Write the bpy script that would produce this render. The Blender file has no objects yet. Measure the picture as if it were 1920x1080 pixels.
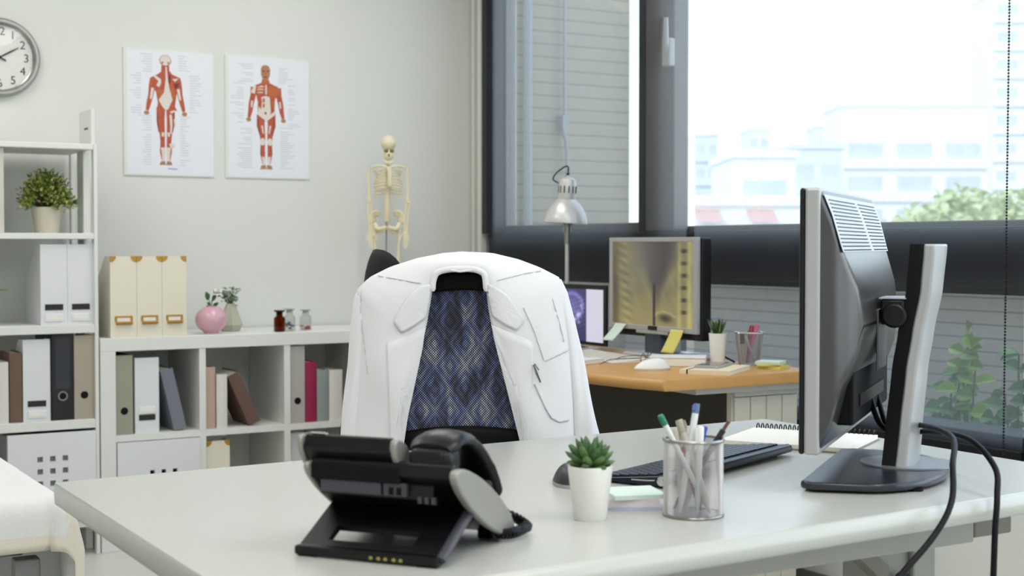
import bpy, bmesh, math, random
from mathutils import Vector, Matrix
random.seed(7)
PI = math.pi
SC = bpy.context.scene
COL = SC.collection

# ------------------------------------------------------------------ camera
cam = bpy.data.cameras.new('camera')
cam.lens = 36.0 * 2670.0 / 1920.0
cam.sensor_width = 36.0
cam.clip_start = 0.05
cam.clip_end = 2000
cam.dof.use_dof = True
cam.dof.focus_distance = 2.85
cam.dof.aperture_fstop = 6.3
CAM = bpy.data.objects.new('camera', cam)
COL.objects.link(CAM)
CAM.location = (0, 0, 1.10)
CAM.rotation_euler = (PI/2 - math.atan(80/2670.0), 0, math.radians(-30.5))
SC.camera = CAM

# ------------------------------------------------------------------ exposure, sky, sun, added ceiling light
SC.view_settings.view_transform = 'Standard'
SC.view_settings.look = 'None'
SC.view_settings.exposure = 0.08
SC.view_settings.gamma = 1.0
SC.view_settings.use_curve_mapping = False

W = bpy.data.worlds.new('sky')
SC.world = W
W.use_nodes = True
nt = W.node_tree
bg = nt.nodes['Background']
tc = nt.nodes.new('ShaderNodeTexCoord')
sep = nt.nodes.new('ShaderNodeSeparateXYZ')
rmp = nt.nodes.new('ShaderNodeValToRGB')
rmp.color_ramp.elements[0].position = 0.0
rmp.color_ramp.elements[0].color = (0.86, 0.93, 1.0, 1)
rmp.color_ramp.elements[1].position = 0.6
rmp.color_ramp.elements[1].color = (0.42, 0.62, 0.95, 1)
nz = nt.nodes.new('ShaderNodeTexNoise')
nz.inputs['Scale'].default_value = 3.0
nz.inputs['Detail'].default_value = 5.0
mxs = nt.nodes.new('ShaderNodeMixRGB')
mxs.inputs[2].default_value = (.95, .98, 1, 1)
nt.links.new(tc.outputs['Generated'], sep.inputs[0])
nt.links.new(sep.outputs['Z'], rmp.inputs[0])
nt.links.new(tc.outputs['Generated'], nz.inputs['Vector'])
cr2 = nt.nodes.new('ShaderNodeValToRGB')
cr2.color_ramp.elements[0].position = 0.42
cr2.color_ramp.elements[1].position = 0.62
nt.links.new(nz.outputs[0], cr2.inputs[0])
nt.links.new(cr2.outputs[0], mxs.inputs[0])
nt.links.new(rmp.outputs[0], mxs.inputs[1])
nt.links.new(mxs.outputs[0], bg.inputs['Color'])
bg.inputs['Strength'].default_value = 3.4

sun = bpy.data.lights.new('sun', 'SUN')
sun.energy = 2.6
sun.angle = math.radians(2)
sun.color = (1, 0.97, 0.92)
SUN = bpy.data.objects.new('sun', sun)
COL.objects.link(SUN)
SUN.rotation_euler = Vector((0.75, 0.35, -0.55)).to_track_quat('-Z', 'Y').to_euler()

for lx, ly in ((-0.6, -1.0), (0.2, 0.6), (0.2, 2.6), (0.4, 4.3), (1.2, -1.0), (1.9, 0.6), (1.9, 2.6), (2.0, 4.3)):  # unseen lamps; the rear rows are added and boosted to light the coat
    al = bpy.data.lights.new('unseen_ceiling_light', 'AREA')
    al.shape = 'RECTANGLE'
    al.size, al.size_y = 0.55, 1.15
    al.energy = 17.5 if ly < 1 else (13.5 if ly > 4 else 7.5)
    al.color = (1.0, 0.98, 0.95)
    ao = bpy.data.objects.new('unseen_ceiling_light', al)
    COL.objects.link(ao)
    ao.location = (lx, ly, 2.655)

# ------------------------------------------------------------------ materials
def lin(c):
    c = c / 255.0
    return c / 12.92 if c <= 0.04045 else ((c + 0.055) / 1.055) ** 2.4
def rgb(r, g, b):
    return (lin(r), lin(g), lin(b), 1.0)
MATS = {}
def mat(name, c, rough=0.5, metal=0.0, var=0.03, scale=20.0, bump=0.0, bscale=200.0, emit=0.0, spec=0.5, trans=0.0, alpha=1.0, stretch=None, coat=0.0, sheen=0.0):
    """principled surface with a light noise variation in colour and optional fine bump"""
    if name in MATS:
        return MATS[name]
    m = bpy.data.materials.new(name)
    m.use_nodes = True
    t = m.node_tree
    p = t.nodes['Principled BSDF']
    col = rgb(*c)
    tcn = t.nodes.new('ShaderNodeTexCoord')
    mp = t.nodes.new('ShaderNodeMapping')
    if stretch:
        mp.inputs['Scale'].default_value = stretch
    t.links.new(tcn.outputs['Object'], mp.inputs[0])
    n = t.nodes.new('ShaderNodeTexNoise')
    n.inputs['Scale'].default_value = scale
    n.inputs['Detail'].default_value = 4
    t.links.new(mp.outputs[0], n.inputs['Vector'])
    mx = t.nodes.new('ShaderNodeMixRGB')
    mx.inputs[1].default_value = tuple(max(0, x * (1 - var * 2)) for x in col[:3]) + (1,)
    mx.inputs[2].default_value = tuple(min(1, x * (1 + var)) for x in col[:3]) + (1,)
    t.links.new(n.outputs[0], mx.inputs[0])
    t.links.new(mx.outputs[0], p.inputs['Base Color'])
    p.inputs['Roughness'].default_value = rough
    p.inputs['Metallic'].default_value = metal
    p.inputs['Specular IOR Level'].default_value = spec
    p.inputs['Coat Weight'].default_value = coat
    p.inputs['Sheen Weight'].default_value = sheen
    if trans:
        p.inputs['Transmission Weight'].default_value = trans
    if emit:
        t.links.new(mx.outputs[0], p.inputs['Emission Color'])
        p.inputs['Emission Strength'].default_value = emit
    if bump:
        n2 = t.nodes.new('ShaderNodeTexNoise')
        n2.inputs['Scale'].default_value = bscale
        n2.inputs['Detail'].default_value = 3
        t.links.new(mp.outputs[0], n2.inputs['Vector'])
        b = t.nodes.new('ShaderNodeBump')
        b.inputs['Strength'].default_value = bump
        b.inputs['Distance'].default_value = 0.002
        t.links.new(n2.outputs[0], b.inputs['Height'])
        t.links.new(b.outputs[0], p.inputs['Normal'])
    MATS[name] = m
    return m

def glassy(name, c, transp=0.85, rough=0.02):
    """clear glass pane: tinted see-through mixed with a mirror gloss"""
    m = bpy.data.materials.new(name)
    m.use_nodes = True
    t = m.node_tree
    t.nodes.clear()
    o = t.nodes.new('ShaderNodeOutputMaterial')
    tr = t.nodes.new('ShaderNodeBsdfTransparent')
    tr.inputs[0].default_value = rgb(*c)
    gl = t.nodes.new('ShaderNodeBsdfGlossy')
    gl.inputs['Roughness'].default_value = rough
    fr = t.nodes.new('ShaderNodeFresnel')
    fr.inputs[0].default_value = 1.45
    mu = t.nodes.new('ShaderNodeMath')
    mu.operation = 'MULTIPLY'
    mu.inputs[1].default_value = transp
    t.links.new(fr.outputs[0], mu.inputs[0])
    mx = t.nodes.new('ShaderNodeMixShader')
    ge = t.nodes.new('ShaderNodeNewGeometry')
    sb = t.nodes.new('ShaderNodeMath'); sb.operation = 'SUBTRACT'; sb.inputs[0].default_value = 1
    t.links.new(ge.outputs['Backfacing'], sb.inputs[1])
    m3 = t.nodes.new('ShaderNodeMath'); m3.operation = 'MULTIPLY'
    t.links.new(mu.outputs[0], m3.inputs[0]); t.links.new(sb.outputs[0], m3.inputs[1])
    t.links.new(m3.outputs[0], mx.inputs[0])
    t.links.new(tr.outputs[0], mx.inputs[1])
    t.links.new(gl.outputs[0], mx.inputs[2])
    t.links.new(mx.outputs[0], o.inputs[0])
    return m

def vcol_screen(name, strength):
    m = bpy.data.materials.new(name)
    m.use_nodes = True
    t = m.node_tree
    p = t.nodes['Principled BSDF']
    a = t.nodes.new('ShaderNodeVertexColor')
    a.layer_name = 'picture'
    p.inputs['Base Color'].default_value = (0.01, 0.01, 0.01, 1)
    p.inputs['Roughness'].default_value = 0.35
    t.links.new(a.outputs[0], p.inputs['Emission Color'])
    p.inputs['Emission Strength'].default_value = strength
    return m

# ------------------------------------------------------------------ mesh helper
class MB:
    def __init__(s):
        s.bm = bmesh.new()
        s.uv = None
    def _v(s, pts):
        return [s.bm.verts.new(p) for p in pts]
    def box(s, a, b, mi=0, M=None):
        x0, y0, z0 = a
        x1, y1, z1 = b
        v = [(x0, y0, z0), (x1, y0, z0), (x1, y1, z0), (x0, y1, z0), (x0, y0, z1), (x1, y0, z1), (x1, y1, z1), (x0, y1, z1)]
        if M is not None:
            v = [M @ Vector(p) for p in v]
        v = s._v(v)
        for f in ((3, 2, 1, 0), (4, 5, 6, 7), (0, 1, 5, 4), (1, 2, 6, 5), (2, 3, 7, 6), (3, 0, 4, 7)):
            s.bm.faces.new([v[i] for i in f]).material_index = mi
        return s
    def prism(s, pts, fa, fb, mi=0):
        """pts: 2D outline; fa, fb map a 2D point to the two 3D ends"""
        a = s._v([fa(p) for p in pts])
        b = s._v([fb(p) for p in pts])
        n = len(pts)
        s.bm.faces.new(a[::-1]).material_index = mi
        s.bm.faces.new(b).material_index = mi
        for i in range(n):
            s.bm.faces.new([a[i], a[(i+1) % n], b[(i+1) % n], b[i]]).material_index = mi
        return s
    def poly(s, pts, mi=0):
        s.bm.faces.new(s._v(pts)).material_index = mi
        return s
    def lathe(s, prof, c=(0, 0, 0), seg=32, mi=0, cap=True, M=None):
        rings = []
        for r, z in prof:
            ring = []
            for k in range(seg):
                a = 2*PI*k/seg
                p = Vector((r*math.cos(a), r*math.sin(a), z))
                if M is not None:
                    p = M @ p
                ring.append(s.bm.verts.new(p + Vector(c)))
            rings.append(ring)
        for i in range(len(rings)-1):
            for k in range(seg):
                s.bm.faces.new([rings[i][k], rings[i][(k+1) % seg], rings[i+1][(k+1) % seg], rings[i+1][k]]).material_index = mi
        if cap:
            if prof[0][0] > 1e-6:
                s.bm.faces.new(rings[0][::-1]).material_index = mi
            if prof[-1][0] > 1e-6:
                s.bm.faces.new(rings[-1]).material_index = mi
        return s
    def tube(s, pts, r, seg=8, mi=0, flat=None):
        """round bar along points; r a number or a list; flat=(wx, wz) scales the section"""
        pts = [Vector(p) for p in pts]
        n = len(pts)
        rs = r if isinstance(r, (list, tuple)) else [r]*n
        rings = []
        t0 = (pts[1]-pts[0]).normalized()
        up = Vector((0, 0, 1)) if abs(t0.z) < 0.9 else Vector((0, 1, 0))
        for i in range(n):
            t = (pts[min(i+1, n-1)] - pts[max(i-1, 0)])
            t = t.normalized() if t.length > 1e-9 else t0
            a = (up - t*up.dot(t))
            a = a.normalized() if a.length > 1e-6 else Vector((1, 0, 0))
            up = a
            b = t.cross(a)
            fx, fz = flat if flat else (1, 1)
            rings.append([s.bm.verts.new(pts[i] + (a*math.cos(2*PI*k/seg)*fz + b*math.sin(2*PI*k/seg)*fx)*rs[i]) for k in range(seg)])
        for i in range(n-1):
            for k in range(seg):
                s.bm.faces.new([rings[i][k], rings[i][(k+1) % seg], rings[i+1][(k+1) % seg], rings[i+1][k]]).material_index = mi
        s.bm.faces.new(rings[0][::-1]).material_index = mi
        s.bm.faces.new(rings[-1]).material_index = mi
        return s
    def ball(s, c, r, sx=1, sy=1, sz=1, seg=16, rings=10, mi=0, M=None):
        c = Vector(c)
        prev = None
        rows = []
        for i in range(rings+1):
            th = PI*i/rings
            row = []
            cnt = 1 if i in (0, rings) else seg
            for k in range(cnt):
                a = 2*PI*k/seg
                p = Vector((r*sx*math.sin(th)*math.cos(a), r*sy*math.sin(th)*math.sin(a), r*sz*math.cos(th)))
                if M is not None:
                    p = M @ p
                row.append(s.bm.verts.new(c+p))
            rows.append(row)
        for i in range(rings):
            A, Bq = rows[i], rows[i+1]
            for k in range(seg):
                a0, a1 = A[k % len(A)], A[(k+1) % len(A)]
                b0, b1 = Bq[k % len(Bq)], Bq[(k+1) % len(Bq)]
                vs = []
                for q in (a0, b0, b1, a1):
                    if q not in vs:
                        vs.append(q)
                if len(vs) > 2:
                    s.bm.faces.new(vs).material_index = mi
        return s
    def grid(s, fn, nu, nv, mi=0, closed_u=False):
        g = [[s.bm.verts.new(fn(i/nu, j/nv)) for i in range(nu + (0 if closed_u else 1))] for j in range(nv+1)]
        w = len(g[0])
        for j in range(nv):
            for i in range(nu):
                s.bm.faces.new([g[j][i], g[j][(i+1) % w], g[j+1][(i+1) % w], g[j+1][i]]).material_index = mi
        return s
    def leaf(s, p, d, up, l, w, bend=0.2, thick=0.0, mi=0, cup=0.25):
        """a pointed leaf from p along d, four segments"""
        p = Vector(p); d = Vector(d).normalized(); up = Vector(up)
        side = d.cross(up)
        side = side.normalized() if side.length > 1e-5 else Vector((1, 0, 0))
        n = side.cross(d).normalized()
        prof = ((0, .12), (.25, .8), (.55, 1.0), (.82, .6), (1, .04))
        L, C_, R = [], [], []
        for t, ww in prof:
            c = p + d*l*t - n*bend*l*t*t
            L.append(s.bm.verts.new(c - side*w*.5*ww + n*w*cup*ww))
            C_.append(s.bm.verts.new(c))
            R.append(s.bm.verts.new(c + side*w*.5*ww + n*w*cup*ww))
        for i in range(4):
            s.bm.faces.new([L[i], C_[i], C_[i+1], L[i+1]]).material_index = mi
            s.bm.faces.new([C_[i], R[i], R[i+1], C_[i+1]]).material_index = mi
        return s
    def done(s, name, mats, parent=None, smooth=False, bevel=0.0, bseg=2, world=False, solid=0.0, sub=0, recalc=True, angle=40):
        if recalc:
            bmesh.ops.recalc_face_normals(s.bm, faces=s.bm.faces)
        me = bpy.data.meshes.new(name)
        if world and parent is not None:
            mw = Matrix()
            q = parent
            while q is not None:
                mw = (Matrix.Translation(q.location) @ q.rotation_euler.to_matrix().to_4x4()) @ mw
                q = q.parent
            s.bm.transform(mw.inverted())
        s.bm.to_mesh(me)
        s.bm.free()
        if not isinstance(mats, (list, tuple)):
            mats = [mats]
        for m in mats:
            me.materials.append(m)
        o = bpy.data.objects.new(name, me)
        COL.objects.link(o)
        if parent is not None:
            o.parent = parent
        if smooth:
            for p in me.polygons:
                p.use_smooth = len(p.vertices) < 9
            if angle:
                me.set_sharp_from_angle(angle=math.radians(angle))
        if solid:
            mo = o.modifiers.new('solid', 'SOLIDIFY')
            mo.thickness = solid
            mo.offset = 0
        if bevel:
            mo = o.modifiers.new('bevel', 'BEVEL')
            mo.width = bevel
            mo.segments = bseg
            mo.limit_method = 'ANGLE'
            mo.angle_limit = math.radians(40)
            mo.harden_normals = False
        if sub:
            mo = o.modifiers.new('sub', 'SUBSURF')
            mo.levels = sub
            mo.render_levels = sub
        return o

def tag(o, label, cat, group=None, kind=None):
    o['label'] = label
    o['category'] = cat
    if group:
        o['group'] = group
    if kind:
        o['kind'] = kind
    return o
def thing(name, label, cat, loc=(0, 0, 0), rz=0.0, group=None, rot=None):
    o = bpy.data.objects.new(name, None)
    o.empty_display_size = 0.05
    COL.objects.link(o)
    o.location = loc
    o.rotation_euler = rot if rot else (0, 0, rz)
    return tag(o, label, cat, group)
def struct(name, mb, m, label=None, **k):
    o = mb.done(name, m, **k)
    o['kind'] = 'structure'
    if label:
        o['label'] = label
        o['category'] = name.split('_')[0]
    return o
def copy_thing(src, loc, label, rz=None, group=None):
    r = src.copy()
    COL.objects.link(r)
    r.location = loc
    if rz is not None:
        r.rotation_euler = (0, 0, rz)
    r['label'] = label
    if group:
        r['group'] = group
    for ch in src.children:
        c = ch.copy()
        COL.objects.link(c)
        c.parent = r
        for g in ch.children:
            d = g.copy()
            COL.objects.link(d)
            d.parent = c
    return r
def text_mesh(body, size, fn, mi=0):
    """flat glyph faces of a word; fn maps (x, y) to 3D; returns an MB"""
    cu = bpy.data.curves.new('glyph', 'FONT')
    cu.body = body
    cu.size = size
    cu.align_x = 'CENTER'
    cu.align_y = 'CENTER'
    ob = bpy.data.objects.new('glyph', cu)
    COL.objects.link(ob)
    dg = bpy.context.evaluated_depsgraph_get()
    me = bpy.data.meshes.new_from_object(ob.evaluated_get(dg))
    bpy.data.objects.remove(ob)
    bpy.data.curves.remove(cu)
    vs = [tuple(v.co) for v in me.vertices]
    fs = [tuple(p.vertices) for p in me.polygons]
    bpy.data.meshes.remove(me)
    return [fn(v[0], v[1]) for v in vs], fs
def add_text(mb, body, size, fn, mi=0):
    vs, fs = text_mesh(body, size, fn)
    v = [mb.bm.verts.new(p) for p in vs]
    for f in fs:
        try:
            mb.bm.faces.new([v[i] for i in f]).material_index = mi
        except ValueError:
            pass
def resample(pts, n):
    d = [0]
    for a, b in zip(pts, pts[1:]):
        d.append(d[-1] + math.dist(a, b))
    out = []
    for i in range(n+1):
        t = d[-1]*i/n
        for k in range(len(pts)-1):
            if t <= d[k+1] + 1e-9:
                f = (t-d[k])/max(1e-9, d[k+1]-d[k])
                out.append(tuple(a + (b-a)*f for a, b in zip(pts[k], pts[k+1])))
                break
    return out
def smooth_path(pts, n=40):
    """Catmull-Rom through 3D points"""
    P = [Vector(p) for p in pts]
    P = [P[0]*2-P[1]] + P + [P[-1]*2-P[-2]]
    out = []
    segs = len(P)-3
    for i in range(n+1):
        t = segs*i/n
        k = min(int(t), segs-1)
        f = t-k
        a, b, c, d = P[k:k+4]
        out.append(0.5*((2*b) + (c-a)*f + (2*a-5*b+4*c-d)*f*f + (3*b-a-3*c+d)*f**3))
    return out

WHITE = mat('white_laminate', (226, 227, 222), 0.45, var=0.01)
WALL = mat('wall_paint', (220, 222, 217), 0.85, var=0.012, scale=3, bump=0.05, bscale=120)
CEIL = mat('ceiling_paint', (235, 235, 230), 0.9, var=0.01)
FLOOR = mat('floor_vinyl', (210, 209, 202), 0.35, var=0.04, scale=6)
PLASTIC_W = mat('white_plastic', (232, 232, 230), 0.35, var=0.005)
BLACK = mat('black_plastic', (11, 11, 14), .4, var=.05, spec=.35)
BLACK_MATT = mat('matt_black', (9, 9, 11), 0.7, var=0.05, spec=.2)
SILVER = mat('silver_plastic', (176, 177, 178), 0.38, 0.35, var=0.01)
STEEL = mat('brushed_steel', (165, 163, 160), 0.3, 1.0, var=0.03, scale=60)
CHROME = mat('chrome', (210, 208, 204), 0.12, 1.0, var=0.01)
BRASS = mat('brass', (186, 140, 62), 0.4, 0.55, var=0.04)
CARD_W = mat('white_card', (224, 225, 228), 0.6, var=0.01)
CREAM = mat('cream_card', (230, 223, 203), 0.6, var=0.012)
PAPER = mat('paper', (238, 236, 228), 0.8, var=0.01)
DARK_SLOT = mat('dark_slot', (44, 44, 38), 0.8, var=0.03)
CERAMIC_W = mat('white_ceramic', (232, 231, 226), 0.3, var=0.008)
SOIL = mat('soil', (52, 44, 36), 0.95, var=0.2, scale=120, bump=0.6, bscale=300)
GLASS = glassy('window_glass', (246, 250, 250), 0.9)
DARKFRAME = mat('dark_window_metal', (38, 41, 47), 0.5, 0.2, var=0.02)
GREYFRAME = mat('grey_window_metal', (140, 139, 136), 0.45, 0.3, var=0.02)

# ================================================================== THE ROOM
XW, YB, XL, YR, ZC = 3.06, 5.5, -2.2, -2.2, 2.7
struct('floor', MB().box((XL, YR, -0.1), (XW+.12, YB, 0)), FLOOR)
struct('ceiling', MB().box((XL, YR, ZC), (XW+.12, YB, ZC+.1)), CEIL)
struct('wall_back', MB().box((XL, YB, 0), (XW+.12, YB+.12, ZC)), WALL)
struct('wall_left', MB().box((XL-.12, YR, 0), (XL, YB, ZC)), WALL)
struct('wall_rear', MB().box((XL, YR-.12, 0), (XW+.12, YR, ZC)), WALL)
# window wall: below the sill, above the head, the pier by the corner and the pier towards the camera
mb = MB()
mb.box((XW, YR, 0), (XW+.12, YB, .52))
mb.box((XW, YR, 2.5), (XW+.12, YB, ZC))
mb.box((XW, 5.36, .52), (XW+.12, YB, 2.5))
mb.box((XW, YR, .52), (XW+.12, -1.6, 2.5))
mb.box((XW, 1.95, .52), (XW+.12, 2.2, 2.5))
struct('wall_window', mb, WALL)
TRIMW = mat('trim_paint', (214, 215, 208), 0.6, var=0.01)
struct('trim_1', MB().box((XW-.045, 5.45, 0.0), (XW, 5.472, ZC-.001)), TRIMW, bevel=.004)
struct('trim_2', MB().box((XW-.055, 5.372, 0.0), (XW, 5.40, ZC-.001)), TRIMW, bevel=.004)
struct('baseboard_back', MB().box((XL, YB-.012, 0), (XW, YB, .08)), mat('baseboard_grey', (110, 108, 104), .6))
struct('baseboard_window', MB().box((XW-.012, YR, 0), (XW, YB-.012, .08)), MATS['baseboard_grey'])

# window frames: an aluminium grid with panes
def window(name, y0, y1, z0, z1, m, fw=.05, d0=3.09, d1=3.14):
    mb = MB()
    mb.box((d0, y0, z0), (d1, y0+fw, z1))
    mb.box((d0, y1-fw, z0), (d1, y1, z1))
    mb.box((d0, y0+fw, z0), (d1, y1-fw, z0+fw))
    mb.box((d0, y0+fw, z1-fw), (d1, y1-fw, z1))
    fr = struct(name, mb, m, bevel=.004)
    g = MB().box((d0+.02, y0+fw, z0+fw), (d0+.026, y1-fw, z1-fw)).done('pane', GLASS, fr)
    return fr
window('window_1', 4.21, 5.345, 1.14, 2.5, GREYFRAME, fw=.045)
w2 = window('window_2', 2.2, 4.235, 1.14, 2.5, GREYFRAME, fw=.03, d0=3.125, d1=3.165)
window('window_3', 4.12, 5.30, .56, .995, DARKFRAME, fw=.04)
window('window_4', 2.2, 4.12, .56, .995, DARKFRAME, fw=.03)
window('window_added_5', .2, 1.95, .52, 2.5, DARKFRAME, fw=.05)  # unseen bare window, added to light the coat and desk
window('window_added_6', -1.6, .2, .52, 2.5, DARKFRAME, fw=.05)  # second added window out of view, there for the same light
# heavy dark rail between the upper and lower panes, jamb and mullion
mb = MB()
mb.box((3.04, 2.2, .985), (3.15, 5.36, 1.15))
mb.box((3.035, 2.2, 1.13), (3.05, 5.36, 1.145))
struct('trim_3', mb, DARKFRAME, bevel=.004)
mb = MB()
mb.box((3.006, 5.25, 1.15), (3.05, 5.36, 2.5))
mb.box((3.006, 5.25, .6), (3.05, 5.36, .985))
struct('trim_4', mb, DARKFRAME, bevel=.003)
struct('trim_5', MB().box((3.045, 4.225, 1.15), (3.15, 4.26, 2.5)), DARKFRAME, bevel=.004)
struct('trim_6', MB().box((3.05, 4.055, 1.15), (3.12, 4.225, 2.5)), GREYFRAME, bevel=.006)
struct('trim_7', MB().box((3.02, 2.2, .52), (3.16, 5.36, .6)), DARKFRAME, bevel=.006)
# white latch on the mullion
t = thing('window_latch', 'white lever latch on the grey window mullion', 'latch', (3.052, 4.07, 1.78))
MB().box((-.028, -.022, -.05), (0, .022, .05)).done('plate', PLASTIC_W, t, bevel=.006)
MB().tube([(-.022, 0, 0), (-.034, -.01, .03), (-.036, -.015, .12)], [.013, .012, .008]).done('lever', PLASTIC_W, t, smooth=True)
# blind cloth
def blind_mat():
    m = bpy.data.materials.new('blind_mesh_cloth')
    m.use_nodes = True
    t = m.node_tree
    t.nodes.clear()
    o = t.nodes.new('ShaderNodeOutputMaterial')
    tr = t.nodes.new('ShaderNodeBsdfTransparent')
    tl = t.nodes.new('ShaderNodeBsdfTranslucent')
    tl.inputs[0].default_value = (.62, .615, .59, 1)
    df = t.nodes.new('ShaderNodeBsdfDiffuse')
    df.inputs[0].default_value = (.022, .024, .03, 1)
    tcn = t.nodes.new('ShaderNodeTexCoord')
    mp = t.nodes.new('ShaderNodeMapping')
    mp.inputs['Scale'].default_value = (1, 260, 14)
    t.links.new(tcn.outputs['Object'], mp.inputs[0])
    n = t.nodes.new('ShaderNodeTexNoise')
    n.inputs['Scale'].default_value = 1.0
    n.inputs['Detail'].default_value = 2
    t.links.new(mp.outputs[0], n.inputs['Vector'])
    mr = t.nodes.new('ShaderNodeMapRange')
    mr.inputs['From Min'].default_value = .25
    mr.inputs['From Max'].default_value = .75
    mr.inputs['To Min'].default_value = .41
    mr.inputs['To Max'].default_value = .44
    t.links.new(n.outputs[0], mr.inputs[0])
    m1 = t.nodes.new('ShaderNodeMixShader')
    m1.inputs[0].default_value = .30
    t.links.new(df.outputs[0], m1.inputs[1])
    t.links.new(tl.outputs[0], m1.inputs[2])
    m2 = t.nodes.new('ShaderNodeMixShader')
    t.links.new(mr.outputs[0], m2.inputs[0])
    t.links.new(m1.outputs[0], m2.inputs[1])
    t.links.new(tr.outputs[0], m2.inputs[2])
    t.links.new(m2.outputs[0], o.inputs[0])
    return m
BLIND = blind_mat()
def blind(label, y0, y1):
    t = thing('roller_blind', label, 'blind', (3.0, (y0+y1)/2, 2.55), group=None)
    h = (y1-y0)/2
    MB().grid(lambda u, v: (0, -h+2*h*u, -v*(2.55-.56)), 1, 1).done('cloth', BLIND, t)
    MB().tube([(0, -h, .03), (0, h, .03)], .028, 16).done('roller', GREYFRAME, t, smooth=True)
    MB().box((-.008, -h, -2.012), (.008, h, -1.985)).done('bottom_bar', BLACK, t, bevel=.003)
    for s_ in (-h-.006, h):
        MB().box((-.03, s_, -.01), (.04, s_+.006, .07)).done('bracket', PLASTIC_W, t)
    return t
blind('dark mesh roller blind on the left, in front of the tiled wing', 3.913, 5.309)
blind('dark mesh roller blind on the right, in front of the city view', 2.491, 3.868)
mb = MB()
A, Bv = Vector((2.965, 2.515, 2.5)), Vector((2.965, 2.523, .56))
for k in range(240):
    p = A.lerp(Bv, k/239)
    mb.ball(p, .0032, seg=6, rings=4)
mb.tube([A, Bv], .0008, 4)
tag(mb.done('blind_chain', BLACK, smooth=True), 'black beaded pull chain hanging at the right blind edge', 'chain')

# housings over the unseen, added area lamps
lamp_src = None
for k, (lx, ly) in enumerate(((-0.6, -1.0), (0.2, 0.6), (0.2, 2.6), (0.4, 4.3), (1.2, -1.0), (1.9, 0.6), (1.9, 2.6), (2.0, 4.3))):
    if lamp_src is None:
        lamp_src = thing('unseen_ceiling_panel', 'flat white ceiling light panel, added out of view', 'ceiling light', (lx, ly, 2.7), group='unseen ceiling light panels')
        MB().box((-.3, -.6, -.035), (-.275, .6, 0)).box((.275, -.6, -.035), (.3, .6, 0)).box((-.275, -.6, -.035), (.275, -.575, 0)).box((-.275, .575, -.035), (.275, .6, 0)).done('frame', PLASTIC_W, lamp_src)
        MB().box((-.275, -.575, -.03), (.275, .575, -.02)).done('diffuser', PLASTIC_W, lamp_src)
    else:
        copy_thing(lamp_src, (lx, ly, 2.7), 'flat white ceiling light panel, added out of view')

# ================================================================== OUTSIDE
def tile_mat(name, c, cg, sz, axis):
    m = bpy.data.materials.new(name)
    m.use_nodes = True
    t = m.node_tree
    p = t.nodes['Principled BSDF']
    p.inputs['Roughness'].default_value = .7
    tcn = t.nodes.new('ShaderNodeTexCoord')
    sp = t.nodes.new('ShaderNodeSeparateXYZ')
    t.links.new(tcn.outputs['Object'], sp.inputs[0])
    def groove(out, period, w):
        a = t.nodes.new('ShaderNodeMath'); a.operation = 'DIVIDE'; a.inputs[1].default_value = period
        b = t.nodes.new('ShaderNodeMath'); b.operation = 'FRACT'
        c_ = t.nodes.new('ShaderNodeMath'); c_.operation = 'LESS_THAN'; c_.inputs[1].default_value = w
        t.links.new(out, a.inputs[0]); t.links.new(a.outputs[0], b.inputs[0]); t.links.new(b.outputs[0], c_.inputs[0])
        return c_.outputs[0]
    g1 = groove(sp.outputs['Z'], sz, .12)
    n = t.nodes.new('ShaderNodeTexNoise')
    n.inputs['Scale'].default_value = 9
    t.links.new(tcn.outputs['Object'], n.inputs['Vector'])
    mx0 = t.nodes.new('ShaderNodeMixRGB')
    mx0.inputs[1].default_value = rgb(*[x*.93 for x in c])
    mx0.inputs[2].default_value = rgb(*c)
    t.links.new(n.outputs[0], mx0.inputs[0])
    mx = t.nodes.new('ShaderNodeMixRGB')
    mx.inputs[2].default_value = rgb(*cg)
    t.links.new(g1, mx.inputs[0])
    t.links.new(mx0.outputs[0], mx.inputs[1])
    t.links.new(mx.outputs[0], p.inputs['Base Color'])
    return m
TILE = tile_mat('grey_wall_tile', (192, 180, 160), (150, 144, 134), .06, 'Z')
struct('wall_outside_wing', MB().box((3.18, 5.7, -.2), (4.02, 5.95, 3.2)), TILE)
PARA = tile_mat('parapet_tile', (244, 232, 220), (176, 168, 166), .048, 'Z')
struct('wall_outside_parapet', MB().box((4.0, .8, -.2), (4.12, 5.7, 1.035)), PARA)
struct('floor_balcony', MB().box((3.18, .8, -.3), (4.12, 5.95, -.02)), mat('balcony_concrete', (205, 203, 198), .9, var=.06))
struct('ground', MB().box((5, -60, -12.2), (400, 400, -12)), mat('street_ground', (168, 170, 166), .95, var=.05, scale=.2))
# drain pipe on the wing
tag(MB().tube([(3.42, 5.66, -.1), (3.42, 5.66, 3.1)], .02, 10).done('drain_pipe', mat('pipe_grey', (176, 178, 180), .5), smooth=True), 'pale vertical drain pipe on the tiled wing outside', 'pipe')
mb = MB().tube(smooth_path([(3.62, 5.66, 3.1), (3.62, 5.66, 1.72), (3.615, 5.66, 1.66), (3.635, 5.66, 1.5), (3.63, 5.66, 1.1)], 30), .008, 6).box((3.605, 5.65, 1.64), (3.635, 5.7, 1.71))
tag(mb.done('wall_cable', MATS['pipe_grey'], smooth=True), 'thin pale cable with junction on the tiled wing outside', 'cable')
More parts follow.
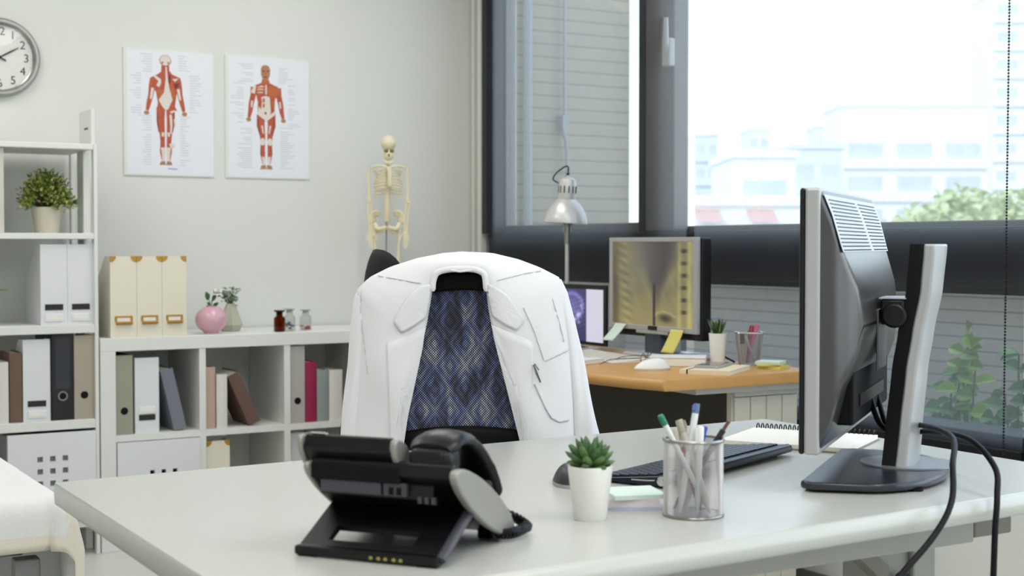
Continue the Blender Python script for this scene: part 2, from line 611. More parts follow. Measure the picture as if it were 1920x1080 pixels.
# balcony plants
LEAF_LIME = mat('lime_leaf', (170, 206, 78), .5, var=.15, scale=40)
LEAF_GREEN = mat('green_leaf', (116, 166, 92), .5, var=.15, scale=40)
def balcony_plant(x, y, label, spots, m):
    t = thing('balcony_plant', label, 'plant', (x, y, -.02), group='plants on the balcony')
    MB().lathe([(.08, 0), (.11, .2), (.12, .2), (.12, .22), (.1, .22), (.09, .18), (0, .18)], seg=24).done('pot', mat('terracotta', (150, 100, 76), .8), t, smooth=True)
    st = MB()
    lf = MB()
    for (dy, z, n) in spots:
        path = smooth_path([(0, 0, .18), (.01*dy, dy*.5, .18+(z-.18)*.6), (0.0, dy, z)], 10)
        st.tube(path, [.004]*6+[.003]*5, 6)
        for k in range(n):
            a = random.uniform(-1.2, 1.2)
            s = random.choice((-1, 1))
            p = path[max(4, 10-k//2)]
            lf.leaf(p, (random.uniform(-.7, .1), s*random.uniform(.3, 1), random.uniform(-.3, .5)), (random.uniform(-1, -.4), 0, .6), random.uniform(.05, .075), random.uniform(.042, .062), .25)
    st.done('stem', mat('plant_stem', (104, 98, 62), .7), t, smooth=True)
    lf.done('foliage', m, t, smooth=True)
balcony_plant(3.5, 3.12, 'tall lime leaved plant on the balcony behind the monitor stand', [(0.0, .84, 5), (-.03, .73, 6), (.04, .66, 4), (-.08, .60, 5), (.02, .78, 4)], LEAF_LIME)
balcony_plant(3.80, 3.46, 'low green plant on the balcony just right of the monitor stand', [(0.0, .66, 5), (-.07, .60, 5), (.05, .55, 5), (-.04, .69, 3), (-.1, .52, 4)], LEAF_GREEN)
balcony_plant(3.40, 2.84, 'bushy green plant on the balcony beside the pull chain', [(0.0, .80, 5), (.05, .68, 7), (-.05, .74, 6), (.09, .6, 6), (.0, .55, 7)], LEAF_GREEN)
balcony_plant(3.55, 3.82, 'short dark plant on the balcony behind the sticky notes', [(0.0, .64, 4), (-.06, .58, 4), (.05, .6, 4)], LEAF_GREEN)

# city: buildings stand on the ground at z = -12; haze is painted into the pale colours
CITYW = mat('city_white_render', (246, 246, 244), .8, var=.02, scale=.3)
CITYG_HAZED = mat('city_hazed_grey', (226, 231, 236), .8, var=.02, scale=.3)  # grey walls bleached by painted distance haze
CITYB_HAZED = mat('city_hazed_blue', (240, 243, 246), .8, var=.02, scale=.3)  # far towers: the haze is mixed into this colour
CITYWIN_HAZED = mat('city_hazed_glass', (212, 216, 218), .15, var=.1, scale=.5)  # window panes lightened to stand in for haze
CITYRED_HAZED = mat('city_hazed_awning', (226, 184, 176), .7, var=.05)  # red faded by painted haze
FWD = Vector((math.cos(math.radians(59.5)), math.sin(math.radians(59.5)), 0))
RGT = Vector((FWD.y, -FWD.x, 0))
def town(label, name, d, l0, l1, ztop, m, rows, ncols, wh=1.3, depth=8, yaw=0.0, awn=None, wz0=None, floor_h=3.2):
    """a block standing d metres into the view direction; rows of windows set into its face"""
    w = l1-l0
    c = FWD*d + RGT*((l0+l1)/2)
    t = thing(name, label, 'building', (c.x, c.y, -12), math.radians(-30.5)+yaw)
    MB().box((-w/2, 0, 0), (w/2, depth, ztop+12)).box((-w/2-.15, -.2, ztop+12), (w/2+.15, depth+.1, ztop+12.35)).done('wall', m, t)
    first = None
    for r_ in range(rows):
        zt = ztop+12-1.1-floor_h*r_ if wz0 is None else wz0+12-floor_h*r_
        MB().box((-w/2-.1, -.5, zt-wh-.95), (w/2+.1, 0, zt-wh-.05)).done('balcony', m, t)
        for k in range(ncols):
            cx = -w/2 + w*(k+.5)/ncols
            ww = w/ncols*.36
            MB().box((cx-ww, -.04, zt-wh), (cx+ww, .3, zt)).done('window', CITYWIN_HAZED, t)
    if awn:
        for a0, a1, z0, z1 in awn:
            MB().prism([(0, z1+12), (-1.2, z0+12), (-1.1, z0+12), (0, z1+11.9)], lambda p: (a0, p[0], p[1]), lambda p: (a1, p[0], p[1])).done('awning', CITYRED_HAZED, t)
    return t
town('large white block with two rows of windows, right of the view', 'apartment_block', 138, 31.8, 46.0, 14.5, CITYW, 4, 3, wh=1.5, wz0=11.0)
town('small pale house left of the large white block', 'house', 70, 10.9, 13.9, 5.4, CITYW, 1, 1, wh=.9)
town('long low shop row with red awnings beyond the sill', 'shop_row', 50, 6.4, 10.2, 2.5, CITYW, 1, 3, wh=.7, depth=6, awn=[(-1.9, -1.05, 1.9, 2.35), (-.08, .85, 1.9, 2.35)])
town('grey block half hidden between house and white block', 'office_block', 105, 20.6, 24.4, 8.2, CITYG_HAZED, 4, 2)
town('distant haze-tinted tower behind the small house', 'tower', 205, 34.0, 37.0, 17.5, CITYB_HAZED, 5, 2)
town('distant haze-pale tower further right with a narrow front', 'tower', 215, 46.0, 48.6, 18.8, CITYB_HAZED, 5, 1)
town('far haze-tinted mid rise at the left of the view', 'tower', 190, 24.4, 27.4, 15.6, CITYG_HAZED, 4, 2)
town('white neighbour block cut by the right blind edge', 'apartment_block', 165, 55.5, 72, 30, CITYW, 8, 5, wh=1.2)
# round white roof arch far left of the right pane
t = thing('arched_roof', 'white arched roof low behind the mullion', 'roof', tuple((FWD*40+RGT*4.6)) [:2] + (-12,), math.radians(-30.5))
mb = MB()
mb.prism([(2.2*math.cos(PI*k/20), 11.6+2.0*math.sin(PI*k/20)) for k in range(21)] + [(-2.2, 0), (2.2, 0)][0:2], lambda p: (p[0], 0, p[1]), lambda p: (p[0], 6, p[1]))
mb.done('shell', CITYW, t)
TREE_HAZED = mat('hazed_tree_leaf', (214, 222, 172), .7, var=.2, scale=3)  # leaf green paled with haze in the colour
BARK = mat('bark', (110, 96, 80), .9)
def tree(label, d, l, ztop, r, n=420):
    c = FWD*d + RGT*l
    t = thing('tree', label, 'tree', (c.x, c.y, -12), 0, group='trees beyond the balcony')
    MB().tube([(0, 0, 0), (.1, 0, (ztop+12)*.5), (0, .1, ztop+12-r)], [.25, .2, .1], 10).done('trunk', BARK, t, smooth=True)
    mb = MB()
    for k in range(n):
        v = Vector((random.gauss(0, 1), random.gauss(0, 1), random.gauss(0, 1))).normalized()*r*random.uniform(.55, 1.0)
        v.z *= .75
        mb.leaf(v + Vector((0, 0, ztop+12-r*.75)), Vector((random.uniform(-1, 1), random.uniform(-1, 1), random.uniform(-.5, .8))), (random.uniform(-1, 1), random.uniform(-1, 1), 1), r*.2, r*.13, .3)
    mb.done('crown', TREE_HAZED, t)
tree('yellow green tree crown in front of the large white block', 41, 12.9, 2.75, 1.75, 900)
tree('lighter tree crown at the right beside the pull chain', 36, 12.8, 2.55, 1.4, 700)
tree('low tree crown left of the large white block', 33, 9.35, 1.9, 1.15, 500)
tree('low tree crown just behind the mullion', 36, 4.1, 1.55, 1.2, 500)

# ================================================================== CUBE SHELF ALONG THE BACK WALL
t = thing('cube_shelf', 'low white cube shelf along the back wall', 'shelf', (1.304, 5.1, 0))
L, Hh, Dp = 1.50, .768, .385
mb = MB()
mb.box((0, 0, .72), (L, Dp, Hh)).box((0, 0, 0), (L, Dp, .045))
mb.box((0, 0, .045), (.055, Dp, .72)).box((L-.055, 0, .045), (L, Dp, .72))
mb.done('frame', WHITE, t, bevel=.002)
DIVX = (.363, .695, 1.03)
MB().box((.055, .004, .394), (L-.055, Dp-.004, .418)).done('middle_shelf', WHITE, t)
for x in DIVX:
    MB().box((x, .003, .045), (x+.0245, Dp-.003, .394)).box((x, .003, .418), (x+.0245, Dp-.003, .72)).done('divider', WHITE, t)
mb = MB().lathe([(0, 0), (.009, 0), (.009, .003), (0, .003)], c=(-.0005, .05, .735), seg=14, M=Matrix.Rotation(-PI/2, 4, 'Y'))
mb.done('screw_cap', mat('cap_beige', (200, 190, 172), .6), t)
# door insert with square holes
def holed_door(nx, ny, x0, z0, W_, H_, hx, hz, hs, pitch, th=.016):
    """door front with square openings, built as strips around the holes"""
    mb = MB()
    xs = [hx + pitch*i for i in range(nx)]
    zs = [hz + pitch*j for j in range(ny)]
    xe = [x0] + [v for x in xs for v in (x, x+hs)] + [x0+W_]
    ze = [z0] + [v for z in zs for v in (z, z+hs)] + [z0+H_]
    for i in range(len(xe)-1):
        for j in range(len(ze)-1):
            if i % 2 == 1 and j % 2 == 1:
                continue
            mb.box((xe[i], 0, ze[j]), (xe[i+1], th, ze[j+1]))
    bmesh.ops.remove_doubles(mb.bm, verts=mb.bm.verts, dist=1e-5)
    return mb
d = thing('shelf_door', 'white door front with square holes in the low cube shelf', 'door', (1.362, 5.096, .048))
holed_door(3, 3, 0, 0, .303, .343, .117, .135, .0175, .042).done('panel', CARD_W, d)
MB().box((.004, .017, .004), (.299, .022, .339)).done('backing', BLACK_MATT, d)

# ---------------- tall shelf at the left
t = thing('tall_shelf', 'tall white open shelf at the left end of the back wall', 'shelf', (.40, 5.1, 0))
S = .899                                                            # right side face (world x 1.287)
for z0, z1 in ((1.438, 1.458), (1.122, 1.143), (.79, .82), (.452, .484), (.10, .125)):
    MB().box((.013, .0, z0), (S-.013, .36, z1)).done('shelf_board', WHITE, t, bevel=.002)
for x in (0, S-.013):
    mb = MB()
    mb.box((x, -.002, 0), (x+.013, .028, 1.458))
    mb.box((x-.012, .10, 0), (x+.013, .19, 1.4375))
    mb.box((x, .028, 1.458), (x+.013, .20, 1.585))
    mb.box((x, .335, 0), (x+.013, .365, 1.458))
    mb.done('side_frame', WHITE, t, bevel=.002)
MB().box((S-.0145, .075, 1.515), (S-.0125, .12, 1.522)).done('slot', mat('slot_grey', (96, 96, 92), .7), t)
# drawer box with square holes under the tall shelf boards
d = thing('shelf_drawer', 'white front with nine square holes at the bottom of the tall shelf', 'drawer', (.983, 5.088, .13))
holed_door(3, 3, 0, 0, .30, .313, .098, .128, .0195, .043).done('panel', CARD_W, d)
MB().box((.004, .017, .004), (.296, .30, .305)).done('box', mat('box_grey', (150, 151, 154), .7), d)

# ---------------- files, binders and books
def magazine_file(label, x, y, z, w=.09, h=.283, dp=.24, m=CARD_W, style='slot', group=None, lowfrac=.55, flip=False, low_z=.045, rz=0):
    t = thing('magazine_file', label, 'magazine file', (x, y, z), rz, group)
    th = .003
    mb = MB()
    side = [(0, 0), (dp, 0), (dp, h*lowfrac), (dp*.30, h), (0, h)]
    for xx in (0, w-th):
        mb.prism(side, lambda p: (xx, p[0], p[1]), lambda p: (xx+th, p[0], p[1]))
    mb.box((th, 0, 0), (w-th, th, h)).box((th, dp-th, 0), (w-th, dp, h*lowfrac)).box((th, th, 0), (w-th, dp-th, th))
    mb.done('body', m, t)
    if style == 'slot':
        zs, zl = (.052, .012) if not flip else (.046, .07)
        MB().box((w*.16, -.0015, zs), (w*.84, .001, zs+.021)).done('finger_slot', DARK_SLOT, t)
        mb = MB().box((w*.16, -.004, zl), (w*.84, 0, zl+.026))
        mb.done('label_holder', PLASTIC_W, t, bevel=.0015)
        MB().box((w*.24, -.005, zl+.008), (w*.76, -.0042, zl+.018)).done('label_card', PAPER, t)
    else:
        mb = MB()
        hx0, hx1 = w*.16, w*.84
        z0 = low_z
        mb.box((hx0, -.003, z0+.027), (hx1, 0, z0+.033)).box((hx0, -.003, z0+.012), (hx0+.008, 0, z0+.027)).box((hx1-.008, -.003, z0+.012), (hx1, 0, z0+.027))
        mb.prism([(0, z0), (-.011, z0+.004), (-.012, z0+.010), (-.003, z0+.013), (0, z0+.013)], lambda p: (hx0+.004, p[0], p[1]), lambda p: (hx1-.002, p[0], p[1]))
        mb.done('label_holder', BRASS, t, bevel=.001)
        MB().box((hx0+.008, -.0012, z0+.012), (hx1-.008, 0, z0+.027)).done('label_card', PAPER, t)
        for s in (0, 1):
            cx = w if s else 0
            pts = [(cx, h+.0006)] + [(cx + (-1 if s else 1)*.021*math.cos(a), h+.0006-.021*math.sin(a)) for a in [k*PI/12 for k in range(7)]]
            MB().prism(pts, lambda p: (p[0], -.0018, p[1]), lambda p: (p[0], .004, p[1])).done('corner', BRASS, t)
    return t
def binder(label, x, y, z, w=.07, h=.31, dp=.26, m=None, ring='hole', group=None, panel=None, rot=None):
    t = thing('binder', label, 'binder', (x, y, z), 0, group, rot)
    th = .003
    mb = MB().box((0, 0, 0), (w, th, h)).box((0, th, 0), (th, dp, h)).box((w-th, th, 0), (w, dp, h))
    mb.done('cover', m, t, bevel=.0012)
    MB().box((th+.004, .012, .006), (w-th-.004, dp-.02, h-.035)).done('pages', PAPER, t)
    cz = .085
    R_ = Matrix.Rotation(PI/2, 4, 'X')
    if ring == 'hole':
        MB().lathe([(0, 0), (.0125, 0), (.0135, .0015), (0, .0018)], c=(w/2, .0006, cz), seg=20, M=R_).done('finger_hole', BLACK_MATT, t)
    elif ring == 'ring':
        MB().lathe([(.0125, 0), (.017, 0), (.017, .003), (.0125, .003), (.0125, 0)], c=(w/2, .0005, cz), seg=24, M=R_, cap=False).done('finger_ring', STEEL, t, smooth=True)
        MB().lathe([(0, 0), (.0125, 0), (.0125, .001), (0, .001)], c=(w/2, .0004, cz), seg=20, M=R_).done('finger_hole', BLACK_MATT, t)
    if panel:
        MB().box((w*.17, -.0012, .11), (w*.83, 0, h-.012)).done('label_pocket', panel, t)
    return t
def book(label, x, y, z, w=.045, h=.235, dp=.18, m=None, group=None, rot=None, name='book'):
    t = thing(name, label, 'book', (x, y, z), 0, group, rot)
    th = .003
    mb = MB().box((0, th, 0), (th, dp, h)).box((w-th, th, 0), (w, dp, h))
    n = 6
    pts = [(w*k/n, -.004*math.sin(PI*k/n)) for k in range(n+1)] + [(w, th), (0, th)]
    mb.prism(pts, lambda p: (p[0], p[1], 0), lambda p: (p[0], p[1], h))
    mb.done('cover', m, t)
    MB().box((th, th, .004), (w-th, dp-.005, h-.004)).done('pages', PAPER, t)
    return t
Y0 = 5.118
G = 'white magazine files'
magazine_file('white magazine file with dark slot, left of the pair on the tall shelf', 1.104, Y0, .8205, .0915, group=G)
magazine_file('white magazine file with dark slot, right of the pair, by the shelf post', 1.1965, Y0, .8205, .0915, group=G)
magazine_file('white magazine file between brown book and black binder on the tall shelf', 1.042, Y0, .4845, .092, group=G, h=.287)
magazine_file('white magazine file with label above its slot, in the first cube of the low shelf', 1.432, Y0, .4185, .088, h=.274, group=G, flip=True)
magazine_file('pale magazine file low in the third cube of the low shelf', 2.04, Y0+.03, .0455, .09, h=.33, group=G)
G = 'cream magazine files with brass corners'
magazine_file('cream magazine file with brass fittings, leftmost of three on the low shelf', 1.345, Y0-.005, .7685, .0945, h=.292, m=CREAM, style='brass', group=G)
magazine_file('cream magazine file with brass fittings, middle of three on the low shelf', 1.4405, Y0-.005, .7685, .0915, h=.292, m=CREAM, style='brass', group=G)
magazine_file('cream magazine file with brass fittings, rightmost of three beside the pink vase', 1.533, Y0-.005, .7685, .0905, h=.292, m=CREAM, style='brass', group=G)
magazine_file('cream magazine file with brass corners, alone in a lower cube', 1.697, Y0, .0455, .09, h=.326, m=CREAM, style='brass', group=G)
G = 'binders and books on the shelves'
OLIVE = mat('olive_grey_cloth', (158, 156, 140), .8, var=.04, scale=300)
BEIGE_B = mat('beige_cloth', (172, 163, 146), .8, var=.05, scale=200)
GREY_B = mat('grey_cloth', (178, 174, 168), .8, var=.04, scale=300)
BROWN_B = mat('brown_cloth', (112, 88, 76), .8, var=.05, scale=300)
BROWN_D = mat('dark_brown_cloth', (106, 80, 70), .75, var=.06, scale=200)
SLATE = mat('slate_cloth', (122, 124, 134), .8, var=.06, scale=300)
TAN = mat('tan_cloth', (190, 164, 146), .8, var=.04, scale=300)
BONE = mat('bone_cloth', (220, 217, 210), .8, var=.02, scale=300)
WINE = mat('magenta_cloth', (150, 30, 74), .7, var=.05, scale=300)
SAGE = mat('sage_cloth', (144, 154, 152), .8, var=.04, scale=300)
BINDER_K = mat('black_binder_card', (22, 22, 25), .45, var=.05)
book('white boxed book at the far left of the tall shelf row', .955, Y0, .4845, .038, .212, m=BONE)
book('brown book between the white book and white file on the tall shelf', .997, Y0, .4845, .042, .243, m=BROWN_B)
binder('black lever arch binder with steel ring on the tall shelf', 1.138, Y0-.005, .4845, .0755, .305, m=BINDER_K, ring='ring', panel=mat('label_pocket_grey', (52, 54, 60), .25))
binder('beige binder with black finger hole at the right end of the tall shelf', 1.2155, Y0-.005, .4845, .0705, .297, m=BEIGE_B)
binder('pale beige binder at the left of the potted plant, top level', .905, Y0, 1.1435, .08, .292, m=mat('pale_beige_cloth', (206, 203, 190), .8, var=.02))
binder('olive grey binder with black finger hole, first cube of the low shelf', 1.361, Y0-.005, .4185, .062, .286, m=OLIVE)
binder('light grey binder with black finger hole, third cube of the low shelf', 2.027, Y0-.005, .4185, .06, .296, m=GREY_B)
th = math.radians(-13)
book('slate grey book leaning in the first cube of the low shelf', 1.578, Y0+.005, .4187, .047, .227, m=SLATE, rot=(0, th, 0))
book('tan book upright in the second cube', 1.692, Y0, .4185, .04, .229, m=TAN)
book('white book beside the tan book in the second cube', 1.737, Y0, .4185, .041, .2, m=BONE)
th = math.radians(-24)
book('dark brown book leaning over in the second cube', 1.866, Y0+.005, .4187, .0475, .208, m=BROWN_D, rot=(0, th, 0))
book('magenta book in the third cube', 2.089, Y0, .4185, .048, .232, m=WINE)
book('sage grey book right of the magenta book', 2.139, Y0, .4185, .049, .2, m=SAGE)
book('bone white book at the right in the third cube', 2.19, Y0, .4185, .055, .196, m=BONE)

# ---------------- potted shrub on the tall shelf, leaf of a neighbour
POT_BEIGE = mat('beige_pot', (203, 196, 178), .55, var=.02)
t = thing('potted_shrub', 'small leafy shrub in a beige pot on the tall shelf', 'plant', (1.150, 5.22, 1.1435))
MB().lathe([(.0, 0), (.040, 0), (.0545, .088), (.054, .092), (.051, .092), (.046, .075), (0, .075)], seg=36).done('pot', POT_BEIGE, t, smooth=True)
MB().lathe([(.0, .078), (.047, .0755)], seg=24).done('soil', SOIL, t)
SHRUB = [mat('shrub_green', (122, 144, 46), .55, var=.15, scale=60), mat('shrub_lime', (194, 202, 112), .55, var=.1, scale=60), mat('shrub_dark', (84, 106, 36), .6, var=.15, scale=60)]
mb, st = MB(), MB()
for k in range(150):
    a = random.uniform(0, 2*PI)
    e = random.uniform(.04, 1.0)
    d = Vector((math.cos(a)*math.cos(e*1.45), math.sin(a)*math.cos(e*1.45), math.sin(e*1.45)))
    R_ = random.uniform(.055, .098) if e < .6 else random.uniform(.06, .108)
    tip = Vector((d.x*R_*1.0, d.y*R_*1.0, .088 + d.z*R_*1.15))
    st.tube([(d.x*.01, d.y*.01, .07), tip*.55+Vector((0, 0, .045)), tip], [.0012, .001, .0007], 4)
    for q in range(9):
        p = tip + Vector((random.gauss(0, .008), random.gauss(0, .008), random.gauss(0, .008)))
        mb.leaf(p, d + Vector((random.gauss(0, .7), random.gauss(0, .7), random.gauss(.2, .6))), (0, 0, 1) if abs(d.z) < .9 else (1, 0, 0), random.uniform(.012, .019), random.uniform(.008, .012), .2, mi=random.choice((0, 0, 1, 1, 2)))
st.done('stem', mat('shrub_stem', (92, 84, 48), .8), t)
mb.done('foliage', SHRUB, t)
t = thing('potted_leaf_plant', 'green plant whose leaf tip shows at the left frame edge', 'plant', (.85, 5.22, .8205))
MB().lathe([(.0, 0), (.04, 0), (.052, .09), (.049, .09), (.045, .08), (0, .08)], seg=28).done('pot', CERAMIC_W, t, smooth=True)
mb = MB()
for k in range(9):
    a = k*2*PI/9 + .12
    mb.leaf((0, 0, .08), (math.cos(a), math.sin(a), .65), (0, 0, 1), .17, .03, .35)
mb.done('foliage', mat('strap_leaf', (140, 168, 70), .5, var=.1), t, smooth=True)

# ---------------- vases and bottles on the low shelf
PINK = mat('pink_glaze', (214, 166, 180), .25, var=.015, coat=.3)
t = thing('round_vase', 'round pink vase with a white rose on the low shelf', 'vase', (1.742, 5.19, .7685))
prof = [(0, 0), (.028, 0)] + [(.0585*math.cos(a), .0525+.052*math.sin(a)) for a in [(-62+k*10.5)*PI/180 for k in range(14)]] + [(.018, .106), (.014, .106), (.012, .09), (0, .088)]
MB().lathe(prof, seg=40).done('body', PINK, t, smooth=True)
fl = MB()
fl.tube(smooth_path([(0, 0, .09), (.006, 0, .13), (.022, 0, .152)], 8), .0018, 6)
fl.tube(smooth_path([(0, 0, .09), (-.005, 0, .12), (-.012, 0, .138)], 8), .0014, 6)
fl.done('stem', mat('rose_stem', (80, 100, 50), .6), t, smooth=True)
lf = MB()
DL = mat('rose_leaf', (70, 104, 60), .5, var=.12, scale=60)
for p, d_, l_, w_ in (((-.012, 0, .125), (-.25, -.2, 1), .034, .022), ((.004, 0, .12), (.45, -.1, 1), .036, .016), ((-.006, -.005, .106), (-.6, -.4, .5), .02, .013), ((.006, -.006, .104), (.5, -.5, .35), .026, .014)):
    lf.leaf(p, d_, (.1, -1, .2), l_, w_, .1)
lf.done('leaf', DL, t, smooth=True)
ro = MB()
for ring_, (n_, r_, op) in enumerate(((4, .006, .9), (6, .012, .6), (7, .016, .25))):
    for k in range(n_):
        a = 2*PI*k/n_ + ring_*.5
        ro.leaf((.024 + .002*math.cos(a), .002*math.sin(a), .150), (math.cos(a)*(1-op)+.01, math.sin(a)*(1-op), op), (math.cos(a), math.sin(a), -.3), .019, .019, -.5, cup=.35)
ro.ball((.024, 0, .158), .007, seg=10, rings=6)
ro.done('rose', mat('rose_petal', (238, 236, 226), .7, var=.02), t, smooth=True)
t = thing('faceted_vase', 'faceted sage grey vase with green sprigs behind the pink vase', 'vase', (1.858, 5.30, .7685))
mb = MB().lathe([(0, 0), (.036, 0), (.0475, .024), (.018, .106), (.0145, .106), (.03, .03), (0, .01)], seg=7)
mb.done('body', mat('sage_glaze', (178, 176, 158), .5, var=.02), t)
st, lf = MB(), MB()
for k in range(22):
    a = random.uniform(0, 2*PI)
    s = random.uniform(.2, 1)
    tip = Vector((math.cos(a)*.038*s, math.sin(a)*.03*s, .106+random.uniform(.015, .06)*(1.15-s*.4)))
    st.tube([(0, 0, .05), (tip.x*.4, tip.y*.4, .11), tip], [.0012, .001, .0007], 5)
    for q in range(5):
        lf.leaf(tip*random.uniform(.82, 1.0)+Vector((random.gauss(0, .004), random.gauss(0, .004), random.gauss(0, .004)+.008)), (math.cos(a)+random.gauss(0, .6), math.sin(a)+random.gauss(0, .6), random.uniform(-.2, 1)), (0, -.6, 1), random.uniform(.013, .02), .008, .15, mi=random.choice((0, 0, 1)))
st.done('stem', MATS['rose_stem'], t)
lf.done('foliage', [DL, mat('sprig_light', (128, 156, 116), .55, var=.1)], t)

def bottle_glass(name, c, w):
    m = bpy.data.materials.new(name)
    m.use_nodes = True
    nt_ = m.node_tree
    p = nt_.nodes['Principled BSDF']
    nt_.nodes.remove(p)
    o = nt_.nodes['Material Output']
    tr = nt_.nodes.new('ShaderNodeBsdfTransparent'); tr.inputs[0].default_value = rgb(*c)
    gl = nt_.nodes.new('ShaderNodeBsdfGlossy'); gl.inputs['Roughness'].default_value = .05
    lw = nt_.nodes.new('ShaderNodeLayerWeight'); lw.inputs[0].default_value = w
    mx = nt_.nodes.new('ShaderNodeMixShader')
    nt_.links.new(lw.outputs['Facing'], mx.inputs[0]); nt_.links.new(tr.outputs[0], mx.inputs[1]); nt_.links.new(gl.outputs[0], mx.inputs[2])
    nt_.links.new(mx.outputs[0], o.inputs[0])
    return m
AMBER = bottle_glass('amber_glass', (150, 84, 36), .08)
CLEAR = bottle_glass('clear_glass', (236, 238, 236), .12)
def bottle(label, x, y, m, h=.083, r=.0215, pills=None, stopper=None, group='small medicine bottles'):
    t = thing('medicine_bottle', label, 'bottle', (x, y, .7685), 0, group)
    MB().lathe([(0, .001), (r*.9, .001), (r, .004), (r, h*.58), (r*.93, h*.66), (r*.6, h*.72), (r*.58, h*.88), (r*.62, h*.9), (r*.95, h*.93), (r*.95, h*.955), (r*.5, h*.955)], seg=28).done('glass', m, t, smooth=True)
    MB().lathe([(0, h*.8), (r*.5, h*.8), (r*.52, h*.955), (r*.98, h*.965), (r*.98, h), (0, h)], seg=24).done('stopper', stopper, t, smooth=True)
    if pills:
        mb = MB()
        for k in range(26):
            a = random.uniform(0, 2*PI); rr = r*.72*math.sqrt(random.random())
            zz = random.uniform(.006, pills[1])
            M_ = Matrix.Rotation(random.uniform(0, 3), 4, 'X') @ Matrix.Rotation(random.uniform(0, 3), 4, 'Z')
            mb.ball((math.cos(a)*rr, math.sin(a)*rr, zz), .0042, 1.5, 1, 1, 8, 6, mi=random.randrange(len(pills[0])), M=M_)
        o = mb.done('pills', pills[0], t, smooth=True)
        o['kind'] = 'stuff'
    return t
PB = mat('blue_pill', (70, 130, 190), .4); PW = mat('white_pill', (235, 235, 235), .4); PO = mat('brown_pill', (170, 110, 70), .4); PR = mat('red_pill', (190, 60, 60), .4)
bottle('brown glass medicine bottle on the low shelf', 2.003, 5.16, AMBER, stopper=mat('amber_stopper', (58, 34, 24), .3))
bottle('clear glass bottle of blue and white capsules beside the brown bottle', 2.056, 5.19, CLEAR, h=.088, r=.0225, pills=([PB, PW, PO, PW, PB], .034), stopper=mat('stopper_clear', (206, 210, 210), .1, spec=.8))
bottle('clear glass bottle with a few red capsules, rightmost of three', 2.135, 5.22, CLEAR, h=.082, r=.0235, pills=([PR, PW, PR], .016), stopper=MATS['stopper_clear'])

# ================================================================== ON THE BACK WALL
# clock
t = thing('wall_clock', 'round steel rimmed wall clock at the upper left', 'clock', (1.045, 5.5, 1.791))
RX = Matrix.Rotation(PI/2, 4, 'X')
MB().lathe([(.118, 0), (.143, 0), (.146, .012), (.143, .026), (.136, .034), (.128, .034), (.124, .026), (.122, .014), (.118, .012)], seg=64, M=RX, cap=False).done('rim', STEEL, t, smooth=True)
MB().lathe([(0, 0), (.1225, 0), (.1225, .012), (0, .012)], seg=64, M=RX).done('dial', mat('clock_dial', (222, 224, 219), .6, var=.01), t)
mb = MB()
INK = mat('clock_ink', (48, 48, 46), .6)
for n in range(1, 13):
    a = PI/2 - n*PI/6
    cx, cz = .0955*math.cos(a), .0955*math.sin(a)
    add_text(mb, str(n), .043, lambda x, y: (cx+x, -.0128, cz+y))
mb.done('numerals', INK, t, recalc=False)
mb = MB()
for n in range(12):
    a = n*PI/6
    mb.ball((.117*math.cos(a), -.0125, .117*math.sin(a)), .0016, 1, .4, 1, 8, 5)
mb.done('minute_marks', INK, t)
def hand(name, ang, l, w, tail, y):
    c, s = math.cos(ang), math.sin(ang)
    pts = [(-tail, -w*.7), (l*.6, -w), (l, -w*.5), (l, w*.5), (l*.6, w), (-tail, w*.7)]
    MB().prism([(p[0]*c-p[1]*s, p[0]*s+p[1]*c) for p in pts], lambda p: (p[0], y, p[1]), lambda p: (p[0], y-.0015, p[1])).done(name, BLACK, t)
hand('minute_hand', math.radians(30), .078, .0028, .016, -.015)
hand('hour_hand', math.radians(152), .055, .0034, .026, -.0175)
MB().lathe([(0, 0), (.006, 0), (.006, .0205), (0, .0205)], seg=16, M=RX).done('hub', BLACK, t)
MB().lathe([(.1235, .0245), (.06, .0255), (0, .026)], seg=48, M=RX, cap=False).done('glass', glassy('clock_glass', (255, 255, 255), .5), t)

# anatomy charts; figure outlines in poster units: x right from the middle, z up from the bottom, in metres
RED = mat('chart_muscle', (192, 92, 66), .7, var=.26, scale=70, stretch=(5, 1, 1))
RED2 = mat('chart_muscle_orange', (190, 104, 58), .7, var=.12, scale=90)
DRED = mat('chart_muscle_dark', (118, 52, 44), .7, var=.1, scale=90)
TEND = mat('chart_tendon', (222, 214, 206), .7, var=.05, scale=90)
SKIN = mat('chart_skin', (176, 128, 92), .7, var=.1, scale=90)
INKG = mat('chart_print', (158, 160, 168), .8)
CHART = mat('chart_paper', (229, 231, 238), .55, var=.006)
EDGE = mat('chart_edge', (222, 225, 216), .5, var=.006)
BLUEP = mat('chart_blue_print', (120, 150, 210), .8)
def chart(label, x0, polys, lines, face_offset, hang):
    w, h = .36, .492
    t = thing('anatomy_chart', label, 'poster', (x0, 5.5, 1.371), group='anatomy charts')
    MB().box((0, -.006, 0), (w, 0, h)).done('backing', EDGE, t)
    mb = MB().box((.012, -.0068, .004), (w-.004, -.0058, h-.006), mi=0)
    lay = 0
    for mi, pts in polys:
        lay += 1
        y = -.0069 - .00003*lay
        mb.poly([(p[0], y, p[1]) for p in pts], mi=mi)
    for (a, b, z) in lines:
        mb.poly([(a, -.0069, z), (b, -.0069, z), (b, -.0069, z+.0013), (a, -.0069, z+.0013)], mi=6)
    mb.done('print', [CHART, RED, RED2, DRED, TEND, SKIN, INKG, BLUEP], t, recalc=False)
    return t
def conv1(pts):   # the back view figure
    return [((x-110)*.000545, (1000-y)*.000535+.004) for x, y in pts]
def conv2(pts):
    return [((x-85)*.000575, (1025-y)*.000547+.003) for x, y in pts]
def ell(cx, cy, rx, ry, n=18):
    return [(cx+rx*math.cos(2*PI*k/n), cy+ry*math.sin(2*PI*k/n)) for k in range(n)]
